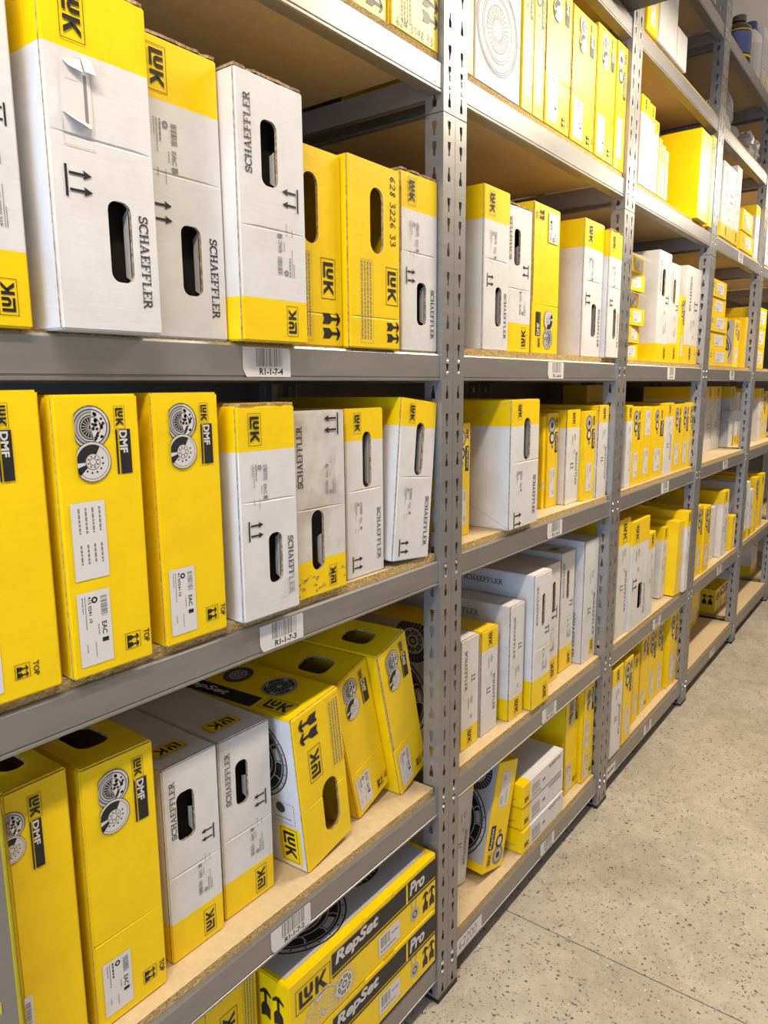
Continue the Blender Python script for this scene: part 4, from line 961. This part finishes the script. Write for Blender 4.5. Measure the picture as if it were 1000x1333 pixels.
K(3, 2, 'wh', 'wide white carton, yellow top', .36, P(bl=(799.4, 832.8), br=(815.5, 823), tl=(805.6, 679), s=.028), fine=F, band=.22)
K(3, 2, 'tall', 'tall white carton, narrow slit', .36, P(bl=(816.4, 823), br=(839.4, 807), tl=(820.5, 680), tr=(845.6, 673.5), s=.018, lean=0), fine=F, band=.22)
K(3, 2, 'wh', 'slim white carton, yellow top', .36, P(bl=(840, 806), br=(848, 800), tl=(845.6, 695), s=.02), fine=F)
K(3, 2, 'wh', 'leaning white carton, yellow top', .36, P(bl=(858, 779), br=(866, 773), tl=(864.5, 687), tr=(872, 681.6), s=.055, lean=3), fine=F)
K(3, 2, 'gen', 'leaning yellow carton, two labels', .36, P(bl=(877, 776), br=(885.5, 772), tl=(882, 680), tr=(891, 678), s=.012, lean=3), fine=F, labels=((.55, .12, .85, .4), (.55, .6, .85, .9)), mark=False)
K(3, 2, 'wh', 'slim white carton, yellow top', .36, P(bl=(889.5, 770), br=(894, 767), tl=(893, 668), s=.0, lean=0), fine=F)
K(3, 1, 'wh', 'white carton, yellow top', .36, P(bl=(793, 992), br=(807, 969), tl=(796.7, 876), s=.008), fine=F)
K(3, 1, 'rep', 'slim yellow kit carton', .36, P(bl=(809, 966), br=(820, 950), tl=(813, 862), s=.01), fine=F)
K(3, 1, 'gen', 'slim yellow carton, paper label', .34, P(bl=(821, 945), br=(829, 935), H=.30, s=.04), fine=F)
for j, (a, b) in enumerate(((831.5, 841), (841.7, 851), (851.7, 860.5))):
    K(3, 1, 'rep' if j else 'dmf', 'yellow flywheel carton' if not j else 'slim yellow kit carton', .36, P(bl=(a, 931-10*j), br=(b, 921-10*j), H=.35, s=.044), fine=F)
K(3, 1, 'rep', 'wide yellow kit carton', .36, P(bl=(868, 890), br=(884, 882), H=.36, s=.03), fine=F)
# ---- bay 4
K(4, 5, 'wh', 'tall white carton, yellow foot', .36, P(bl=(937, 309), br=(953.5, 318), tl=(943, 207), s=.01), fine=F, yb=True)
K(4, 5, 'wh', 'slim white carton, yellow foot', .34, P(bl=(954, 318), br=(960, 321), tl=(957, 210), s=.01), fine=F, yb=True)
K(4, 5, 'wh', 'white carton, yellow top', .34, P(bl=(980.5, 337), br=(989, 342), tl=(982, 262), s=.02), fine=F)
K(4, 5, 'small', 'small yellow parts box with white label', .14, P(bl=(963, 322), br=(979.5, 336), tl=(963, 298), s=.01), fine=F, cat='box', name='parts_box')
K(4, 5, 'small', 'yellow parts box tilted on another', .14, P(bl=(966, 298), br=(979, 310), H=.10, s=.005), fine=F, stackdz=1, base=True, cat='box', name='parts_box')
for q in range(5):
    K(4, 4, 'small', 'small yellow parts box, %s in stack of five' % ['lowest', 'second', 'third', 'fourth', 'topmost'][q], .2, world=(3.635+.0*q, 4.06-.03*q, .02+.006*(q % 2), .078, q), stackdz=q, fine=F, nolab=True, cat='box', name='parts_box')
K(4, 4, 'rep', 'yellow kit carton with dark printed side', .34, P(bl=(953, 480), br=(960, 480), tl=(955, 415), s=.06), fine=F, clutch_side=True)
K(4, 4, 'gen', 'yellow carton beside strut', .36, P(bl=(967, 481), br=(976, 481), tl=(970, 412), s=.04), fine=F, mark=False)
for a, b in ((4.234, 4.408), (4.42, 4.575)):
    K(4, 3, 'wh', 'slim white carton set back, yellow top', .34, world=(a, b, .15, .357, 0), fine=F)
for a, b, sv, h, foot in ((4.690, 4.800, .125, .355, False), (4.812, 4.900, .118, .32, True), (4.912, 4.995, .112, .28, True)):
    K(5, 3, 'wh', 'white carton set back, yellow ' + ('foot' if foot else 'top'), .30, world=(a, b, sv, h, 0), fine=F, yb=foot)
K(5, 3, 'small', 'low yellow parts box beside white cartons', .12, world=(5.01, 5.16, .11, .075, 0), fine=F, cat='box', name='parts_box')
K(4, 2, 'rep', 'slim yellow kit carton', .36, P(bl=(903.5, 752), br=(911.5, 747), tl=(908, 661), s=.028), fine=F)
K(4, 2, 'rep', 'slim yellow kit carton', .36, P(bl=(912.2, 746), br=(921, 741), tl=(917, 662), s=.02), fine=F)
K(4, 2, 'wh', 'slim white carton, pale top', .36, P(bl=(923, 728), br=(930, 727), tl=(926, 662), s=.06), fine=F, blank=True, plain=True)
K(4, 2, 'wh', 'white carton, yellow shoulder', .36, P(bl=(936, 726), br=(944, 723), tl=(942, 641), s=.03), fine=F)
K(4, 2, 'gen', 'yellow carton by far post', .34, P(bl=(951, 716), br=(955.5, 713), tl=(955, 672), s=.02), fine=F)
K(4, 1, 'gen', 'yellow carton standing set back', .3, P(bl=(899, 816), br=(907, 812), H=.30, s=.17), fine=F)
K(4, 1, 'wh', 'white carton standing set back', .3, world=(4.49, 4.575, .19, .30, 0), fine=F, yb=True)
K(5, 1, 'pro', 'flat yellow kit carton set back', .30, world=(4.70, 5.04, .13, .15, 0), fine=F)
# ---- bay 5
K(5, 5, 'wh', 'white carton, yellow top', .34, P(bl=(994, 344), br=(1004, 350), H=.24, s=.01), fine=F)
for q in range(3):
    K(5, 4, 'small', 'small yellow parts box, %s in stack of three' % ['lowest', 'middle', 'topmost'][q], .22, world=(4.70, 4.98, .02, .115, q), stackdz=q, fine=F, nolab=True, cat='box', name='parts_box')
K(5, 3, 'rep', 'slim yellow kit carton', .34, world=(5.38, 5.47, .07, .30, 0), fine=F)
K(5, 3, 'wh', 'white carton, yellow top', .34, world=(5.25, 5.36, .07, .34, 0), fine=F)
K(5, 3, 'gen', 'plain yellow carton', .34, world=(5.50, 5.62, .08, .32, 0), fine=F)
K(5, 2, 'wh', 'white carton, yellow foot', .34, world=(4.76, 4.90, .02, .36, 0), fine=F, yb=True)
K(5, 2, 'wh', 'slim white carton, yellow foot', .34, world=(4.92, 5.02, .02, .30, 0), fine=F, yb=True)
K(5, 2, 'gen', 'yellow carton with paper label', .34, world=(5.30, 5.42, .03, .36, 0), fine=F)
K(5, 2, 'rep', 'slim yellow kit carton', .34, world=(5.08, 5.17, .02, .36, 0), fine=F)
K(5, 1, 'wh', 'white carton standing set back', .3, world=(5.46, 5.55, .17, .33, 0), fine=F)
K(6, 1, 'tall', 'upside-down white carton, yellow foot', .3, world=(5.80, 6.02, .14, .36, 0), fine=F, flip=True)
# ---- cartons pushed to the back
K(2, 4, 'gen', 'big yellow carton at shelf back', .2, world=(2.05, 2.40, .395, .50, 0), fine=F, mark=False, labels=())
K(2, 2, 'rep', 'printed kit carton hidden behind post', .38, world=(1.462, 1.528, .075, .36, 0), fine=F, clutch_side=True)
K(3, 3, 'gen', 'yellow carton at shelf back', .14, world=(3.2, 3.48, .41, .37, 0), fine=F, mark=False, labels=())
K(4, 4, 'gen', 'big yellow carton at shelf back', .2, world=(4.1, 4.55, .41, .47, 0), fine=F, mark=False, labels=())
# ---- bottom of bay 1
K(1, 1, 'pro', 'flat yellow kit carton, lower of pair', .30, world=('pro', 0), stackdz=0, nolab=True)
K(1, 1, 'pro', 'flat yellow kit carton, upper of pair', .30, world=('pro', 1), stackdz=1, nolab=True, top=True)
K(1, 1, 'yel', 'yellow carton with large arrows', .36, world=(.705, .826, .075, .36, 0), flip=True, hx=(.22, .56), lx=.42, tx=.08)
# ------------------------------------------------------------------ resolve positions, keep neighbours apart
for e in PENDING:
    lv = e['lv']; z = DECK[(e['k'], lv)]
    if e['world'] and e['world'][0] == 'pro':
        s = .0; x0 = at_y(375, 1272, s); zt = at_y(570.6, 1106, s).z; h = (zt-z)/2
        e.update(x=(x0.x+1.343)/2, y=s, z=z+h*e['world'][1], W=1.343-x0.x, H=h-.0012, th=0)
    elif e['world']:
        a, b, s, h, q = e['world']; e.update(x=(a+b)/2, y=s, z=z+(h+.0006)*q, W=b-a, H=h, th=0)
    else:
        x, s, zc, W, H, th = solve(e['k'], lv, **e['px']); e.update(x=x, y=s, z=zc, W=W, H=H, th=th)
        if e['o'].get('base'): e['z'] = z+next(q for q in PENDING if q['k'] == 4 and q['lv'] == 5 and q['kind'] == 'small')['H']+.0015
from collections import defaultdict
rows = defaultdict(list)
for e in PENDING: rows[(e['k'], e['lv'])].append(e)
for (k, lv), es in rows.items():
    lo, hi = POST[k-1]+PAIR+.001, POST[k]-.002
    for e in es:                        # keep upright cartons between the posts
        if e['th'] == 0 and e['y'] < .05:
            pass
        if e['th'] == 0:
            a, b = e['x']-e['W']/2, e['x']+e['W']/2
            if a < lo: a = lo
            if b > hi: b = hi
            e['x'] = (a+b)/2; e['W'] = b-a
    st = sorted([e for e in es if e['th'] == 0 and not e['o'].get('stackdz')], key=lambda e: e['x'])
    for p, q in zip(st, st[1:]):
        if p['y']+p['D'] < q['y'] or q['y']+q['D'] < p['y']: continue
        pr, ql = p['x']+p['W']/2, q['x']-q['W']/2
        if q['snap'] and ql > pr+.003:
            b = q['x']+q['W']/2; a = pr+.0025; q['x'] = (a+b)/2; q['W'] = b-a
        elif ql < pr+.002:
            m_ = (pr+ql)/2
            a = p['x']-p['W']/2; p['x'] = (a+m_-.001)/2; p['W'] = m_-.001-a
            b = q['x']+q['W']/2; q['x'] = (b+m_+.001)/2; q['W'] = b-m_-.001
    for e in es: e['x'] += e['o'].pop('dx', 0)
    ln = sorted([e for e in es if e['th'] != 0], key=lambda e: e['x'])
    for p, q in zip(ln, ln[1:]):
        if abs(p['th']-q['th']) > .01: continue
        u0, u1 = math.cos(p['th']), -math.sin(p['th'])
        pr = p['x']*u0+p['z']*u1+p['W']/2; ql = q['x']*u0+q['z']*u1-q['W']/2
        if ql < pr+.002:
            d = (pr+.002-ql)/2; p['W'] -= d; p['x'] -= d/2/u0; q['W'] -= d; q['x'] += d/2/u0
            for g in (p, q): g['z'] = DECK[(k, lv)]+abs(math.sin(g['th']))*g['W']/2
        elif q['o'].get('touch'): q['x'] -= (ql-pr-.0022)/u0
    # limit depth and height
    top_lim = (ZT[lv+1]-BH if lv < 7 else 9)-DECK[(k, lv)]-.004
    for e in es:
        e['D'] = min(e['D'], DEPTH-.045-e['y'])
        if not e['o'].get('stackdz') and e['H'] > top_lim: e['H'] = top_lim
    order = sorted(es, key=lambda e: -e['x']); n = 0; seen = {}
    for e in order:
        n += 1
        if e['o'].get('nolab'): e['label'] = '%s, %s of the %s' % (e['look'], LVN[lv], BAYN[k])
        else: e['label'] = '%s, %s from right post, %s, %s' % (e['look'], ORD[n], LVN[lv], BAYN[k])
for e in PENDING: e['root'] = place(e)

# ================================================================== SMALLER THINGS
# dark tray lying on the sixth shelf of the second bay, sticking out over the aisle
bm = bmesh.new(); bx(bm, -.2375, .2375, -.11, .42, 0, .006); bx(bm, -.2375, .2375, -.11, -.104, .006, .05); bx(bm, -.2375, -.2315, -.104, .42, .006, .05); bx(bm, .2315, .2375, -.104, .42, .006, .05); bx(bm, -.2315, .2315, .414, .42, .006, .05)
t = obj('metal_tray', bm, 'dark_grey'); t.location = (2.19, 0, DECK[(2, 6)]+.0005); tag(t, 'dark grey tray sticking out over the sixth shelf, second bay', 'tray')
def bottle(x, y, r, h, kind, lab):
    z = DECK[(4, 7)]+.0005; t = empty('bottle', (x, y, z))
    bm = bmesh.new(); lathe(bm, [(r*.9, 0), (r, .008), (r, h*.68), (r*.9, h*.76), (r*.45, h*.86), (r*.42, h*.88)], 20)
    for f in bm.faces: f.smooth = True
    obj('bottle_body', bm, 'amber' if kind == 'amber' else 'bottle_white', t)
    bm = bmesh.new(); lathe(bm, [(r*.52, h*.875), (r*.54, h*.88), (r*.54, h*.985), (r*.5, h)], 16); obj('cap', bm, 'grey_cap' if kind == 'amber' else 'blue_cap', t)
    if kind == 'amber':
        for a, b, mt in ((.18, .62, 'blue_label'), (.10, .15, 'ink_yellow'), (.65, .67, 'ink_yellow')):
            bm = bmesh.new(); lathe(bm, [(r*1.004, h*a), (r*1.012, h*a+.001), (r*1.012, h*b-.001), (r*1.004, h*b)], 20); obj('bottle_label', bm, mt, t)
    else:
        bm = bmesh.new(); lathe(bm, [(r*1.004, h*.1), (r*1.012, h*.1+.001), (r*1.012, h*.6), (r*1.004, h*.6+.001)], 20); obj('bottle_label', bm, 'label_paper', t)
    tag(t, lab, 'bottle', 'bottles on the seventh shelf of the fourth bay')
def px7(px, py, y): return at_y(px, py, y)
p = px7(962, 40, .07); pt = px7(958, 13, .07); bottle(p.x, .07, .058, pt.z-DECK[(4, 7)], 'amber', 'amber bottle with dark cap and blue label, seventh shelf, fourth bay')
q = px7(977, 50, .07); qt = px7(977, 28, .07); bottle(max(q.x, p.x+.13), .07, .055, qt.z-DECK[(4, 7)], 'white', 'white bottle with blue cap, seventh shelf, fourth bay')
bx0 = max(q.x, p.x+.13)+.065
for j, (wd, h, lab) in enumerate(((.09, .27, 'white printed box beside the white bottle, seventh shelf, fourth bay'), (.10, .26, 'white printed box nearest the far post, seventh shelf, fourth bay'))):
    if bx0+wd > POST[4]-.004: wd = POST[4]-.004-bx0
    r_ = obj('white_box', shell(wd, .12, h, [], None, None, (), (), False, .002), ['carton_white', 'carton_yellow', 'kraft']); r_.location = (bx0+wd/2, .02, DECK[(4, 7)])
    i = Ink()
    for n_ in range(9): i.line_text(wd*.15, wd*.8, h*(.3+.065*n_), .004, 'ink_grey', 0, n_)
    i.rect(wd*.2, h*.08, wd*.6, h*.2, 'ink_yellow', 0); emit('printed_text', i, 'front', wd, .12, h, r_)
    tag(r_, lab, 'box', 'boxes on the seventh shelf of the fourth bay'); bx0 += wd+.01
# bags and film on the sixth shelf of the fourth bay
def lump(name, loc, sx, sy, sz, mt, seed, lab, cat, fill=None):
    rnd = random.Random(seed); bm = bmesh.new(); bmesh.ops.create_icosphere(bm, subdivisions=3, radius=1)
    import mathutils
    for v in bm.verts:
        n_ = mathutils.noise.noise(v.co*2.3+Vector((seed, 0, 0)))*.35+mathutils.noise.noise(v.co*6+Vector((0, seed, 0)))*.12
        c = v.co*(1+n_); z_ = max(c.z, -.55); v.co = Vector((c.x*sx, c.y*sy, (z_+.55)*sz))
    o = obj(name, bm, mt); o.location = loc; tag(o, lab, cat)
    if fill:
        bm = bmesh.new(); bmesh.ops.create_icosphere(bm, subdivisions=2, radius=1)
        for v in bm.verts: v.co = Vector((v.co.x*sx*.75, v.co.y*sy*.75, (max(v.co.z, -.5)+.5)*sz*.55+.003))
        obj('bag_contents', bm, fill, o)
    return o
z6 = DECK[(4, 6)]
lump('plastic_bag', (3.80, .08, z6), .10, .06, .13, 'clear_film', 3, 'clear plastic bag with white contents, sixth shelf, fourth bay', 'bag', 'bottle_white')
lump('plastic_bag', (4.37, .085, z6), .085, .07, .10, 'clear_film', 8, 'crumpled clear plastic bag without contents, sixth shelf, fourth bay', 'bag', 'label_paper')
lump('dark_part', (4.53, .09, z6), .045, .06, .07, 'dark_grey', 5, 'dark grey lumpy part beside plastic bag, sixth shelf, fourth bay', 'part')
bm = bmesh.new(); lathe(bm, [(.034, 0), (.037, .004), (.035, .2), (.038, .36), (.034, .44)], 14)
for f in bm.faces: f.smooth = True
o = obj('film_roll', bm, 'clear_film'); o.location = (3.955, .05, z6+.039); o.rotation_euler = (0, math.radians(88), math.radians(44)); tag(o, 'long clear film roll lying between plastic bags, sixth shelf, fourth bay', 'roll')
